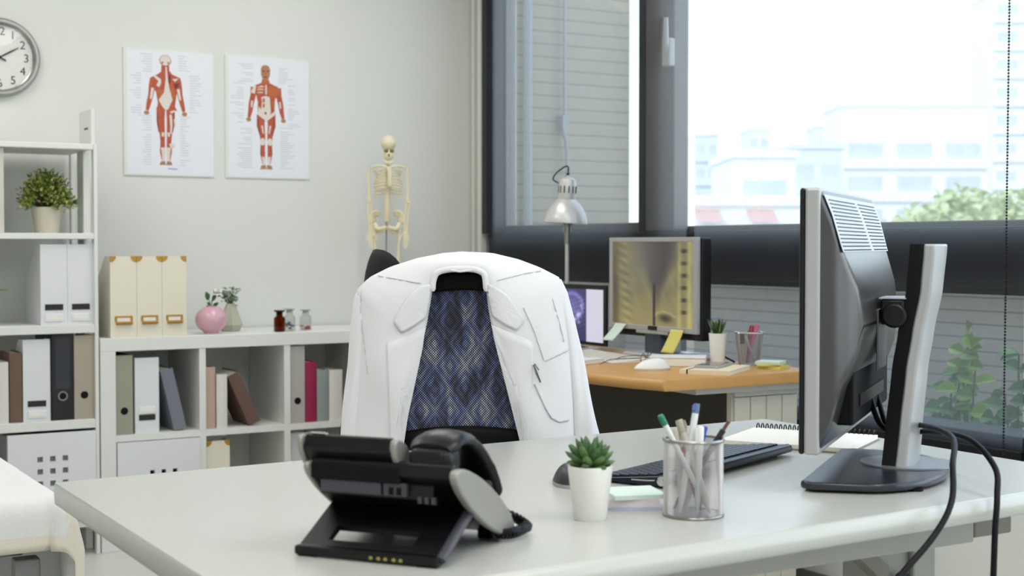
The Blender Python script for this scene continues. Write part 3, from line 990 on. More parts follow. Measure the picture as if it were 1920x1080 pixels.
def limb(pts, ws):
    """outline around a centre line with half widths"""
    L, R = [], []
    for i, (p, w_) in enumerate(zip(pts, ws)):
        a = pts[max(0, i-1)]; b = pts[min(len(pts)-1, i+1)]
        dx, dy = b[0]-a[0], b[1]-a[1]
        n_ = math.hypot(dx, dy)
        L.append((p[0]-dy/n_*w_, p[1]+dx/n_*w_)); R.append((p[0]+dy/n_*w_, p[1]-dx/n_*w_))
    return L + R[::-1]
B1 = []
def a1(mi, pts): B1.append((mi, conv1(pts)))
a1(3, ell(411, 168, 43, 42)); a1(4, ell(411, 166, 39, 38)); a1(1, ell(390, 184, 7, 9)); a1(1, ell(432, 184, 7, 9))
a1(1, [(382, 205), (440, 205), (440, 240), (460, 265), (520, 290), (530, 330), (505, 360), (490, 420), (480, 500), (495, 530), (345, 530), (355, 480), (342, 400), (320, 365), (300, 345), (305, 295), (345, 275), (380, 250)])
for sx in (1, -1):
    f = lambda q: [(411+sx*(x-411), y) for x, y in q]
    a1(1, f(limb([(322, 300), (315, 350), (305, 420), (290, 480), (278, 535)], [22, 24, 19, 17, 11])))
    a1(4, f(limb([(318, 370), (308, 430), (302, 452)], [10, 9, 5])))
    a1(5, f(ell(273, 552, 20, 15)))
    a1(1, f(limb([(376, 510), (374, 600), (384, 690), (388, 760), (386, 830), (390, 900)], [32, 29, 20, 16, 19, 9])))
    a1(4, f(limb([(390, 800), (394, 850), (392, 900)], [16, 12, 9])))
    a1(5, f([(372, 905), (402, 898), (411, 928), (365, 928)]))
    a1(3, f(limb([(352, 540), (350, 620), (362, 690)], [3, 4, 3])))
    a1(4, f(limb([(392, 690), (388, 720)], [9, 8])))
a1(4, [(322, 285), (340, 280), (378, 305), (380, 330), (365, 365), (345, 350), (360, 320)])
a1(2, [(345, 385), (375, 380), (405, 370), (385, 420), (360, 440), (348, 420)])
a1(4, [(411, 210), (420, 212), (428, 300), (440, 370), (462, 450), (430, 520), (411, 530), (385, 500), (360, 455), (400, 400), (412, 300)])
a1(3, [(436, 260), (450, 280), (445, 340), (432, 330)]); a1(2, [(445, 380), (470, 375), (480, 440), (455, 430)])
a1(4, [(460, 300), (510, 292), (480, 318)]); a1(3, [(470, 335), (510, 325), (505, 355), (480, 375)])
a1(1, [(350, 500), (405, 520), (400, 570), (352, 570)]); a1(4, limb([(447, 560), (452, 640), (448, 700)], [9, 8, 6])); a1(4, limb([(475, 590), (478, 650)], [6, 5])); a1(4, limb([(456, 770), (458, 800)], [22, 15])); a1(4, limb([(445, 545), (480, 530)], [8, 6]))
a1(7, [(425, 950), (495, 953), (495, 959), (425, 956)])
L1 = []
for k in range(46):
    y = 130 + k*17.7
    for side in (-1, 1):
        if random.random() < .12:
            continue
        edge = 150 if y < 260 else (175 if y < 560 else 95)
        inner = 411 + side*(edge*.62 if y < 260 else (edge if y < 560 else edge*1.1))
        ln = random.uniform(35, 95) if y < 600 else random.uniform(30, 75)
        a_, b_ = sorted((inner, inner + side*ln))
        (p, q) = conv1([(a_, y), (b_, y)])
        if p[0] > .016 and q[0] < .35:
            L1.append((p[0], q[0], p[1]))
chart('anatomy chart of the muscles seen from the back, left of two', 1.502, B1, L1, 0, 0)
B2 = []
def a2(mi, pts): B2.append((mi, conv2(pts)))
a2(5, [(345, 225), (355, 200), (380, 192), (405, 200), (416, 228), (412, 270), (398, 305), (380, 312), (360, 305), (348, 270)])
a2(3, ell(365, 238, 10, 6)); a2(3, ell(395, 238, 10, 6)); a2(3, ell(380, 282, 13, 5)); a2(2, ell(380, 258, 7, 12))
a2(2, [(355, 300), (405, 300), (412, 325), (450, 342), (312, 342), (348, 325)])
a2(1, [(300, 345), (345, 332), (420, 332), (470, 348), (485, 400), (450, 440), (445, 520), (455, 560), (320, 560), (322, 470), (312, 420), (280, 400)])
for sx in (1, -1):
    f = lambda q: [(383+sx*(x-383), y) for x, y in q]
    a2(1, f(limb([(296, 360), (288, 420), (274, 480), (266, 540), (256, 585)], [26, 20, 19, 16, 10])))
    a2(5, f(ell(254, 600, 18, 15)))
    a2(4, f(limb([(280, 460), (276, 510)], [7, 5])))
    a2(1, f(limb([(345, 560), (342, 640), (356, 720), (357, 780), (356, 850), (362, 925)], [31, 29, 20, 16, 18, 9])))
    a2(4, f(ell(356, 760, 18, 28)))
    a2(4, f(limb([(360, 870), (364, 930)], [10, 8])))
    a2(5, f([(345, 935), (378, 930), (382, 962), (338, 964)]))
    a2(3, f(limb([(324, 590), (326, 660), (338, 715)], [3, 4, 3]))); a2(4, f(limb([(352, 640), (362, 700)], [6, 4]))); a2(3, f(limb([(345, 800), (345, 860)], [3, 3])))
a2(2, ell(438, 384, 48, 42)); a2(4, limb([(383, 340), (383, 410)], [5, 6])); a2(2, ell(338, 382, 30, 36)); a2(4, limb([(322, 362), (352, 350), (366, 356)], [2, 5, 3])); a2(4, limb([(318, 380), (345, 372), (364, 376)], [2, 4, 3])); a2(4, limb([(320, 400), (345, 396), (362, 398)], [2, 4, 2])); a2(4, [(270, 400), (296, 345), (310, 350), (300, 410)])
a2(4, [(383, 420), (410, 430), (418, 540), (395, 590), (375, 590), (340, 540), (350, 430)])
a2(2, limb([(366, 440), (364, 470)], [8, 8])); a2(2, limb([(366, 478), (364, 508)], [8, 7])); a2(1, limb([(346, 450), (342, 520)], [6, 5])); a2(2, limb([(432, 450), (436, 520)], [12, 10])); a2(3, ell(378, 548, 8, 10)); a2(4, [(330, 500), (375, 570), (395, 570), (448, 530), (452, 556), (390, 605), (372, 600), (318, 560)])
L2 = []
for k in range(50):
    y = 180 + k*15.8
    for side in (-1, 1):
        if random.random() < .15:
            continue
        edge = 95 if y < 330 else (165 if y < 640 else 105)
        inner = 383 + side*edge
        ln = random.uniform(35, 115)
        a_, b_ = sorted((inner, inner + side*ln))
        (p, q) = conv2([(a_, y), (b_, y)])
        if p[0] > .016 and q[0] < .35:
            L2.append((p[0], q[0], p[1]))
chart('anatomy chart of the muscles seen from the front, right of two', 1.908, B2, L2, 0, 0)

# ================================================================== SKELETON MODEL ON THE LOW SHELF
BONEM = mat('ivory_bone', (232, 222, 190), .55, var=.03, scale=80)
BDARK = mat('bone_hollow', (120, 104, 56), .8)
t = thing('skeleton_model', 'small ivory human skeleton model on a stand against the wall', 'skeleton', (2.525, 5.29, .7685), math.radians(-24))
KS = .000527
def S_(cx, cy, y=0.0):
    return Vector(((cx-340)*KS, y, 1.1-(240+cy/4.156-460)/457.0 - .7685))
def bone(mb, pts, r):
    mb.tube(smooth_path(pts, 12), r, 8)
mb = MB()
sk = mb
def skull(u, v):
    th_, a = PI*v, 2*PI*u
    x = .031*math.sin(th_)*math.cos(a); y = .037*math.sin(th_)*math.sin(a); z = .034*math.cos(th_)
    if y < 0 and z < 0: x *= 1 - .22*min(1, -z/.03)
    return S_(347, 125, 0) + Vector((x, y, z))
sk.grid(skull, 28, 16, closed_u=True)
sk.ball(S_(347, 215, -.018), .0165, 1.1, .9, 1.35, 16, 10)           # upper jaw
sk.done('skull', BONEM, t, smooth=True)
sk = MB()
sk.tube(smooth_path([S_(318, 225, .006), S_(322, 262, -.014), S_(347, 278, -.03), S_(374, 262, -.014), S_(378, 225, .006)], 16), .0052, 8)
sk.done('jaw', BONEM, t, smooth=True)
sk = MB()
for cx in (328, 372):
    sk.ball(S_(cx, 185, -.031), .0085, 1.1, .5, .75, 12, 8)
sk.ball(S_(349, 218, -.0325), .005, .8, .5, 1.2, 10, 6)
sk.done('socket', BDARK, t, smooth=True)
sp_ = MB()
for k in range(24):
    f = k/23
    yy = .018 + .012*math.sin(f*2*PI)
    p = S_(345-12*f, 275+f*440, yy)
    sp_.lathe([(0, -.0068), (.008+.004*f, -.0068), (.0068+.004*f, 0), (.008+.004*f, .0068), (0, .0068)], c=p, seg=12)
    sp_.tube([p+Vector((-.014, .004, 0)), p, p+Vector((.014, .004, 0))], [.002, .004, .002], 6)
sp_.done('spine', BONEM, t, smooth=True)
rc = MB()
for k in range(9):
    f = k/8
    ztop = 308 + 24*k
    wd = .030 + .029*math.sin(min(1, f*1.25+.12)*PI/2)
    for s in (-1, 1):
        drop = .0181
        path = []
        front = .012 if k < 7 else .03+.012*(k-7)
        for q in range(13):
            a = PI/2 - q/12*(PI - (.35 if k < 7 else .75))
            zz = -drop*(q/12)*1.4 + (.018*max(0, (q-8)/4) if k < 7 else .006*max(0, (q-8)/4))
            path.append(S_(345, ztop, 0) + Vector((s*max(.004, wd*math.cos(a)) if q < 12 or k >= 7 else s*.010, .002+.032*math.sin(a), zz)))
        rc.tube(smooth_path(path, 20), .0031, 7, flat=(.75, 1.15))
rc.tube([S_(352, 318, -.03), S_(354, 380, -.033), S_(356, 442, -.034), S_(357, 460, -.033)], [.008, .0055, .007, .003], 8, flat=(1.3, .6))
rc.done('rib_cage', BONEM, t, smooth=True)
gd = MB()
for s in (-1, 1):
    gd.tube(smooth_path([S_(350, 316, -.03), S_(350+s*60, 300, -.024), S_(350+s*125, 308, 0)], 10), .0036, 7)
    gd.grid(lambda u, v: S_(345+s*(84+30*u), 316+70*v*(1-.6*u), .042-.012*u), 5, 5)
gd.done('shoulder_girdle', BONEM, t, smooth=True, solid=.003)
for s, sh in ((-1, 196), (1, 496)):
    a = MB()
    el = 200 if s < 0 else 496
    wr = 208 if s < 0 else 478
    a.tube(smooth_path([S_(sh, 318), S_(sh-2, 400), S_((sh+el)/2, 500), S_(el, 568)], 12), [.0085, .0075]+[.0052]*8+[.007, .009, .0085], 8)
    a.tube(smooth_path([S_(el-8, 588), S_((el+wr)/2-14, 690), S_(wr-8, 800)], 10), [.006]+[.0042]*8+[.005, .006], 7)
    a.tube(smooth_path([S_(el+12, 588), S_((el+wr)/2+10, 690), S_(wr+10, 800)], 10), [.0055]+[.0038]*8+[.005, .006], 7)
    a.ball(S_(el, 578), .0095, 1.2, .8, .8, 10, 8)
    o_ = a.done('arm_bone', BONEM, t, smooth=True)
    h = MB()
    h.ball(S_(wr, 815), .009, 1.4, .7, .8, 10, 8)
    for k in range(5):
        dx = (k-2)*9
        b0 = S_(wr+dx*.8, 822, -.004)
        if k == (4 if s < 0 else 0):
            h.tube(smooth_path([b0, S_(wr+dx*2.2, 850, -.012), S_(wr+dx*2.6, 878, -.016)], 8), [.003]*9, 6)
        else:
            ln = (875, 932, 945, 935, 915)[k if s < 0 else 4-k]
            h.tube(smooth_path([b0, S_(wr+dx*1.3, 858, -.006), S_(wr+dx*1.45, (858+ln)/2+6, -.011), S_(wr+dx*1.25-s*2, ln, -.018)], 10), [.0032]*4+[.0027]*4+[.0022]*3, 6)
    h.done('hand_bone', BONEM, t, smooth=True)
pv = MB()
for s in (-1, 1):
    def wing(u, v, s=s):
        a = -.5 + u*2.6
        r_ = .042*(.35+.65*v)
        return S_(335+s*68, 715, .012) + Vector((s*r_*.86*math.cos(a-.2)*1.0, -.014*v*math.cos(a) + .012*(1-v), r_*.95*math.sin(a)))
    pv.grid(wing, 10, 5)
    pv.tube(smooth_path([S_(335+s*95, 745, 0), S_(335+s*70, 785, -.016), S_(335+s*8, 775, -.026)], 10), .0065, 8)
    pv.tube(smooth_path([S_(335+s*80, 770, .008), S_(335+s*62, 815, .0), S_(335+s*20, 790, -.02)], 10), .006, 8)
pv.grid(lambda u, v: S_(335+(u-.5)*60*(1-.7*v), 690+95*v, .024+.008*v), 5, 5)
pv.done('pelvis', BONEM, t, smooth=True, solid=.004)
for s in (-1, 1):
    l_ = MB()
    hx = 335+s*92
    l_.tube(smooth_path([S_(335+s*78, 765), S_(hx, 775), S_(hx+s*4, 800), S_(hx-s*4, 1000), S_(hx-s*18, 1180)], 16), [.010, .0085]+[.0062]*11+[.0075, .010, .0115, .011], 9)
    l_.ball(S_(hx-s*18, 1180, -.012), .008, 1, .6, 1.1, 10, 6)
    l_.tube(smooth_path([S_(hx-s*18, 1200), S_(hx-s*20, 1340), S_(hx-s*22, 1470)], 10), [.0105]+[.0062]*9+[.007], 8)
    l_.tube(smooth_path([S_(hx-s*4, 1210, .004), S_(hx-s*6, 1340, .004), S_(hx-s*10, 1470, .003)], 10), .0035, 6)
    l_.done('leg_bone', BONEM, t, smooth=True)
    f_ = MB()
    zf = S_(0, 1500).z
    for k in range(5):
        f_.tube([S_(hx-s*20, 1485, .0)+Vector((0, 0, 0)), Vector((S_(hx-s*20+(k-2)*9, 1500).x, -.03, zf)), Vector((S_(hx-s*20+(k-2)*13, 1500).x, -.052, zf-.006))], [.005, .004, .003], 6)
    f_.ball(Vector((S_(hx-s*20, 0).x, .014, zf)), .009, .9, 1.3, .8, 10, 7)
    f_.done('foot_bone', BONEM, t, smooth=True)
MB().tube([(S_(330, 0).x, .028, .012), (S_(330, 0).x, .028, S_(0, 730).z)], .003, 8).done('support_rod', STEEL, t, smooth=True)
MB().lathe([(0, 0), (.075, 0), (.075, .01), (.07, .014), (0, .014)], seg=40).done('stand_base', PLASTIC_W, t, smooth=True)

# ================================================================== FRONT DESK
DESKM = mat('desk_top_laminate', (190, 191, 185), .26, var=.01, scale=4, spec=.6)
DESKE = mat('desk_leg_metal', (158, 157, 151), .5, .2, var=.02)
DZ = .73
t = thing('desk', 'large white desk in the foreground', 'desk', (1.25, 1.85, 0))
# rounded outline, bull-nosed edge
def round_outline(corners, rad, n=6):
    out = []
    m = len(corners)
    for i in range(m):
        p = Vector(corners[i] + (0,)); a = Vector(corners[i-1] + (0,)); b = Vector(corners[(i+1) % m] + (0,))
        r = rad[i]
        d1 = (a-p).normalized(); d2 = (b-p).normalized()
        ang = d1.angle(d2)
        tl = r/math.tan(ang/2)
        p1 = p+d1*tl; p2 = p+d2*tl
        for k in range(n+1):
            f = k/n
            q = p1*(1-f)**2 + p*2*f*(1-f) + p2*f*f
            out.append((q.x, q.y))
    return out
def slab(mb, outline, z0, z1, nose=.0, mi=0, steps=5, nose_at=None):
    """slab whose rim is a half round of radius = half thickness, inset by nose"""
    c = Vector((sum(p[0] for p in outline)/len(outline), sum(p[1] for p in outline)/len(outline)))
    n = len(outline)
    nor = []
    for i in range(n):
        a = Vector(outline[i-1]); b = Vector(outline[(i+1) % n])
        d = (b-a); nn = Vector((d.y, -d.x)).normalized()
        if nn.dot(Vector(outline[i])-c) < 0:
            nn = -nn
        nor.append(nn)
    rings = []
    for k in range(steps+1):
        a = -PI/2 + PI*k/steps
        z = (z0+z1)/2 + (z1-z0)/2*math.sin(a)
        ins = [(nose_at(outline[i], nor[i]) if nose_at else nose)*(1-math.cos(a)) for i in range(n)]
        rings.append([mb.bm.verts.new((outline[i][0]-nor[i].x*ins[i], outline[i][1]-nor[i].y*ins[i], z)) for i in range(n)])
    for k in range(steps):
        for i in range(n):
            mb.bm.faces.new([rings[k][i], rings[k][(i+1) % n], rings[k+1][(i+1) % n], rings[k+1][i]]).material_index = mi
    mb.bm.faces.new(rings[0][::-1]).material_index = mi
    mb.bm.faces.new(rings[-1]).material_index = mi
    return mb
def flat_top(o):
    mo = o.modifiers.new('weighted', 'WEIGHTED_NORMAL')
    mo.weight = 100
    mo.keep_sharp = True
    return o
out = round_outline([(.502, 1.352), (1.985, 1.446), (2.003, 2.339), (.506, 2.27)], (.012, .06, .012, .006))
flat_top(slab(MB(), out, DZ-.034, DZ, steps=8, nose_at=lambda p, n_: .002+.012*max(0, min(1, -n_.y*1.6-.3))).done('desk_top', DESKM, t, smooth=True, world=True, angle=50))
def desk_leg(xc):
    mb = MB()
    mb.box((xc-.04, 1.62, .03), (xc+.075, 1.70, .64))
    mb.box((xc+.025, 1.608, .03), (xc+.075, 1.62, .64))
    mb.box((xc-.035, 1.44, .0), (xc+.035, 2.22, .035))
    return mb
desk_leg(1.66).done('leg', DESKE, t, world=True, bevel=.004)
desk_leg(.66).done('leg', DESKE, t, world=True, bevel=.004)
for y in (1.50, 2.10):
    MB().box((.62, y, .648), (1.70, y+.05, .694)).done('rail', DESKE, t, world=True, bevel=.003)
for x in (1.62, .62):
    MB().box((x, 1.552, .645), (x+.08, 2.098, .694)).done('cross_beam', DESKE, t, world=True, bevel=.003)
DARKM = mat('dark_grey_metal', (124, 121, 112), .5, .3)
MB().box((1.735, 1.53, .645), (1.82, 1.58, .674)).done('beam_end', DARKM, t, world=True, bevel=.004)
MB().box((1.70, 1.535, .650), (1.735, 1.575, .690)).done('beam_sleeve', DESKE, t, world=True)
MB().prism([(1.53, .648), (1.565, .648), (1.63, .60), (1.63, .565)], lambda p: (p[0], 1.605, p[1]), lambda p: (p[0], 1.635, p[1])).done('brace', DARKM, t, world=True, bevel=.002)
MB().lathe([(0, 0), (.012, 0), (.012, .012), (0, .012)], c=(1.655, 1.608, .575), seg=18, M=RX).done('adjuster_bolt', BLACK, t, world=True)

# ---------------- the monitor on the desk, seen from behind
MU = Vector((.795, .607, 0)); MV = Vector((.607, -.795, 0))
mang = math.atan2(MU.y, MU.x)                                  # local x = width, local -y = backwards (towards the room)
t = thing('monitor', 'large silver and black monitor seen from behind on the white desk', 'monitor', (1.6, 1.728, DZ), mang)
Wm = .545; X0 = -.214; X1 = X0+Wm; Z0, Z1 = .060, .455
# back shell: front rim, then swelling towards a raised centre block
MB().box((X0, -.011, Z0), (X1, -.003, Z1)).done('front_bezel', BLACK, t, bevel=.004)
MB().box((X0+.012, -.0032, Z0+.018), (X1-.012, -.0022, Z1-.012)).done('screen', mat('screen_glass', (12, 12, 14), .15), t)
MB().box((X0, -.033, Z0), (X1, -.011, Z1)).done('side_frame', SILVER, t, bevel=.004)
def shell(u, v):
    """v runs from the rim to the inner back face; u goes round"""
    pass
DARKBACK = mat('dark_grey_back', (74, 72, 72), .28, .55, var=.03, spec=.6)
VENTM = mat('pale_vent_plastic', (178, 180, 188), .35, .3, var=.01)
mb = MB()
# outline sections at increasing depth; upper part slopes, lower part chamfers
sec = [(.033, .004, .004, .008), (.047, .010, .040, .040), (.060, .022, .088, .095), (.080, .050, .145, .140), (.086, .075, .190, .170)]
rings = []
for (dy, ix, it, ib) in sec:
    o_ = round_outline([(X0+ix, Z0+ib), (X1-ix, Z0+ib), (X1-ix, Z1-it), (X0+ix, Z1-it)], (.02,)*4, 5)
    rings.append([mb.bm.verts.new((p[0], -dy, p[1])) for p in o_])
for a_, b_ in zip(rings, rings[1:]):
    n = len(a_)
    for i in range(n):
        mb.bm.faces.new([a_[i], a_[(i+1) % n], b_[(i+1) % n], b_[i]])
mb.bm.faces.new(rings[-1])
mb.bm.faces.new(rings[0][::-1])
mb.done('back_shell', DARKBACK, t, smooth=True, angle=60)
# vent grille: pale sloping panel with dark slots across the top of the back
def back_y(z):
    """depth of the shell's sloping top at height z"""
    zs = [Z1-s[2] for s in sec]; ys = [s[0] for s in sec]
    for k in range(len(sec)-1):
        if zs[k] >= z >= zs[k+1]:
            f = (zs[k]-z)/(zs[k]-zs[k+1])
            return ys[k]+(ys[k+1]-ys[k])*f
    return ys[0] if z > zs[0] else ys[-1]
zt, zb = Z1-.010, Z1-.095
mb = MB()
N_ = 12
for k in range(N_):
    za, zc = zt+(zb-zt)*k/N_, zt+(zb-zt)*(k+1)/N_
    ya, yc = back_y(za)+.0012, back_y(zc)+.0012
    ia, ic = .020+.045*k/N_, .020+.045*(k+1)/N_
    mb.bm.faces.new(mb._v([(X0+.012+.012*k/N_, -ya, za), (X1-.012-.012*k/N_, -ya, za), (X1-.012-.012*(k+1)/N_, -yc, zc), (X0+.012+.012*(k+1)/N_, -yc, zc)]))
mb.done('vent_panel', VENTM, t)
mb = MB()
for k in range(14):
    z = zt - .007 - (zt-zb-.010)*k/13
    y = back_y(z)+.0018
    xm = (X0+X1)/2 + .03 + .03*k/13
    mb.box((X0+.036, -y-.0004, z-.0008), (xm-.018, -y+.002, z+.0008))
    mb.box((xm+.018, -y-.0004, z-.0008), (X1-.036, -y+.002, z+.0008))
mb.done('vent_slot', BLACK, t)
# stand: bracket, arm, curved column, base
CX = .055
MB().box((CX-.05, -.0885, .17), (CX+.05, -.085, .268)).done('mount_plate', mat('mount_grey', (78, 80, 90), .3, .3), t, bevel=.005)
MB().box((CX-.045, -.128, .243), (CX+.045, -.09, .284)).lathe([(.02, -.05), (.02, .05)], c=(CX, -.112, .258), seg=20, M=Matrix.Rotation(PI/2, 4, 'Y')).done('arm', BLACK, t, smooth=True, bevel=.004)
MB().box((CX-.045, -.13, .2845), (CX+.045, -.088, .2865)).done('arm_cap', VENTM, t)
def column_y(z):
    pts = [(0, .120), (.08, .126), (.17, .134), (.23, .143), (.30, .156), (.37, .162)]
    for (a, ya), (b, yb) in zip(pts, pts[1:]):
        if a <= z <= b:
            f = (z-a)/(b-a)
            f2 = f*f*(3-2*f)*.4 + f*.6
            return ya+(yb-ya)*f2
    return pts[-1][1]
def col_prof(front):
    mb = MB()
    n = 24
    prev = None
    for k in range(n+1):
        z = .008 + (.372-.008)*k/n
        yc_ = column_y(z)
        hw = .058 - .018*math.sin(k/n*PI*.9)
        if front:
            ring = [(CX-hw+.004, -(yc_-.026), z), (CX+hw-.004, -(yc_-.026), z), (CX+hw, -(yc_-.004), z), (CX-hw, -(yc_-.004), z)]
        else:
            ring = [(CX-hw-.002, -(yc_-.004), z), (CX+hw+.002, -(yc_-.004), z), (CX+hw+.001, -(yc_+.012), z), (CX+hw*.6, -(yc_+.024), z), (CX-hw*.6, -(yc_+.024), z), (CX-hw-.001, -(yc_+.012), z)]
        vs = mb._v(ring)
        if prev:
            m_ = len(vs)
            for i in range(m_):
                mb.bm.faces.new([prev[i], prev[(i+1) % m_], vs[(i+1) % m_], vs[i]])
        else:
            mb.bm.faces.new(vs[::-1])
        prev = vs
    mb.bm.faces.new(prev)
    return mb
col_prof(True).done('column_front', BLACK, t, smooth=True, angle=50)
col_prof(False).done('column_back', SILVER, t, smooth=True, angle=50, bevel=.003)
bo = [(-.175, .0), (.185, .0), (.20, -.02)] + [(.01+.19*math.cos(a), -.075-.145*math.sin(a)*.85) for a in [k*PI/14 for k in range(1, 14)]] + [(-.19, -.02)]
BASEM = mat('dark_glossy_base', (34, 38, 48), .28, .1, var=.02, spec=.7)
mb = MB()
slab(mb, bo, .004, .016, nose=.003, steps=4)
flat_top(mb.done('base', BASEM, t, smooth=True, angle=50))
MB().lathe([(0, 0), (.075, 0), (.075, .0025), (0, .003)], c=(CX, -.13, .0162), seg=40).done('base_disc', mat('disc_silver', (150, 154, 162), .3, .5), t)
mb = MB()
for x, y in ((-.15, -.015), (.16, -.015), (-.11, -.16), (.13, -.16)):
    mb.lathe([(0, 0), (.012, 0), (.012, .005), (0, .005)], c=(x, y, 0), seg=14)
mb.done('rubber_foot', BLACK_MATT, t)
MB().box((X0+.09, -.070, Z0+.035), (X1-.07, -.036, Z0+.118)).done('connector_bay', BLACK_MATT, t, bevel=.004)
# sockets under the back
MB().box((X0+.14, -.073, Z0+.06), (X1-.14, -.069, Z0+.08)).done('socket_panel', BLACK, t)
CABLE = mat('black_cable_rubber', (9, 10, 16), .45, var=.02, spec=.2)
def wpt(u, v, z):
    p = Vector((1.6, 1.728, 0)) + MU*u + MV*v
    return (p.x, p.y, z)
def cable(label, pts, r=.0045):
    tag(MB().tube(smooth_path(pts, 70), r, 12).done('monitor_cable', CABLE, smooth=True), label, 'cable', 'monitor cables')
cable('thick black cable from the monitor, curving left as it drops over the desk edge', [wpt(.09, .060, .865), wpt(.05, .085, .81), wpt(.03, .118, .80), wpt(.035, .148, .812), (1.655, 1.505, .812), (1.575, 1.43, .785), (1.535, 1.395, .742), (1.49, 1.385, .70), (1.41, 1.38, .645), (1.28, 1.37, .55), (1.15, 1.36, .42)])
cable('thick black cable from the monitor, hanging straight down at the right', [wpt(.16, .062, .86), wpt(.10, .09, .80), wpt(.05, .115, .79), wpt(.05, .155, .80), (1.70, 1.515, .805), (1.668, 1.435, .775), (1.645, 1.41, .738), (1.632, 1.402, .69), (1.627, 1.40, .62), (1.622, 1.40, .5), (1.61, 1.40, .35)])

# ---------------- desk phone seen from behind
t = thing('desk_phone', 'black desk telephone seen from behind, propped on its stand', 'telephone', (.641, 1.588, DZ), math.radians(-53.13))
PBK = mat('phone_black', (12, 12, 15), .34, var=.05, spec=.32)
PGR = mat('phone_grey', (62, 63, 72), .45, var=.03)
PSV = mat('phone_silver', (156, 154, 148), .4, .4, var=.02)
# body slab profile in (y, z), tilted 30 degrees
def yz(s, n):                                  # s along the slope from the top back, n outward normal
    a = math.radians(-29)
    return (.030 + s*math.cos(a) + n*math.sin(-a), .112 + s*math.sin(a) + n*math.cos(a))
bodyp = [(0, 0), (.005, .006), (.185, .006), (.19, 0), (.185, -.018), (.12, -.024), (.06, -.024), (.02, -.018), (.004, -.014)]
MB().prism([yz(*p) for p in bodyp], lambda p: (.0, p[0], p[1]), lambda p: (.188, p[0], p[1])).done('body', PBK, t, bevel=.003)
def lens(s0, s1, n0, n1, k=14):
    out_ = []
    for i in range(k+1):
        a = PI*i/k
        out_.append(((s0+s1)/2-(s1-s0)/2*math.cos(a), (n0+n1)/2+(n1-n0)/2*math.sin(a)))
    for i in range(1, k):
        a = PI*i/k
        out_.append(((s0+s1)/2+(s1-s0)/2*math.cos(a), (n0+n1)/2-(n1-n0)/2*math.sin(a)*1.0))
    return out_
MB().prism([yz(*p) for p in lens(-.008, .192, -.034, .012)], lambda p: (.188, p[0], p[1]), lambda p: (.199, p[0], p[1])).done('side_cheek', PSV, t, bevel=.003)
MB().prism([yz(*p) for p in lens(-.006, .192, -.030, .010)], lambda p: (-.008, p[0], p[1]), lambda p: (.0, p[0], p[1])).done('side_cheek', PSV, t, bevel=.003)
# display block hinged at the top
def dq(p):
    a = math.radians(-46)
    return (.026 + p[0]*math.cos(a) - p[1]*math.sin(a), .128 + p[0]*math.sin(a) + p[1]*math.cos(a))
dp_ = [(-.012, .004), (-.010, .010), (.062, .010), (.066, 0), (.055, -.016), (.012, -.020), (-.010, -.008)]
dp_ = [(-.004, .016), (.004, .020), (.062, .016), (.066, .006), (.030, -.006), (.002, -.002)]
MB().prism([dq(p) for p in dp_], lambda p: (-.012, p[0], p[1]), lambda p: (.108, p[0], p[1])).done('display_block', PBK, t, bevel=.003)
for xa, xb in ((-.019, -.012), (.108, .116)):
    MB().prism([dq(p) for p in lens(-.007, .070, -.008, .023)], lambda p: (xa, p[0], p[1]), lambda p: (xb, p[0], p[1])).done('display_cheek', PSV, t, bevel=.002)
MB().prism([dq(p) for p in ((-.0046, .0156), (.0036, .0206), (.003, .022), (-.0056, .0165))], lambda p: (-.004, p[0], p[1]), lambda p: (.014, p[0], p[1])).done('display_label', PLASTIC_W, t)
mb = MB().box((.0, .026, .088), (.12, .044, .108))
mb.done('hinge_block', BLACK_MATT, t, bevel=.002)
# rear socket panel
MB().prism([(.034, .070), (.036, .088), (.07, .085), (.10, .06), (.10, .05), (.06, .055)], lambda p: (.008, p[0], p[1]), lambda p: (.160, p[0], p[1])).done('rear_housing', PBK, t, bevel=.002)
for xa, xb in ((.012, .094), (.097, .128)):
    MB().box((xa, .028, .0725), (xb, .036, .0885)).done('socket_panel', PGR, t, bevel=.0015)
MB().box((.044, .027, .0885), (.082, .036, .0915)).done('label_strip', mat('phone_label', (120, 118, 110), .6), t)
for x in (.1055, .1155):
    MB().box((x, .0268, .075), (x+.006, .0282, .084)).done('network_socket', BLACK_MATT, t)
for x in (.141, .150, .159):
    MB().box((x, .032, .066), (x+.005, .036, .074)).done('side_socket', PGR, t)
# stand: sloping plate with a window, thick lip, strut
def st_(x, s, n):                              # s 0..1 up the plate
    y = s*.105; z = .006 + s*.052
    return (x, y - n*.45, z + n*.9)
mb = MB()
xs_ = [-.002, .030, .142, .180]
ss_ = [0.0, .16, .40, 1.0]
for i in range(3):
    for j in range(3):
        if i == 1 and j == 1:
            continue
        q = [st_(xs_[i], ss_[j], -.004), st_(xs_[i+1], ss_[j], -.004), st_(xs_[i+1], ss_[j+1], -.004), st_(xs_[i], ss_[j+1], -.004)]
        q2 = [st_(xs_[i], ss_[j], .004), st_(xs_[i+1], ss_[j], .004), st_(xs_[i+1], ss_[j+1], .004), st_(xs_[i], ss_[j+1], .004)]
        v = mb._v(q+q2)
        for f in ((3, 2, 1, 0), (4, 5, 6, 7), (0, 1, 5, 4), (1, 2, 6, 5), (2, 3, 7, 6), (3, 0, 4, 7)):
            mb.bm.faces.new([v[k] for k in f])
mb.done('stand_plate', PBK, t)
MB().box((-.004, -.008, 0.0015), (.186, .010, .013)).done('stand_lip', PBK, t, bevel=.003)
MB().tube([(.187, -.002, .009), (.187, .085, .056)], .007, 10, flat=(1.0, .7)).done('strut', PGR, t, smooth=True)
mb = MB()
for k, x in enumerate((.100, .110, .119, .130, .139)):
    mb.ball((x, -.0085, .006), .0022, 1.2, .4, 1, 8, 6)
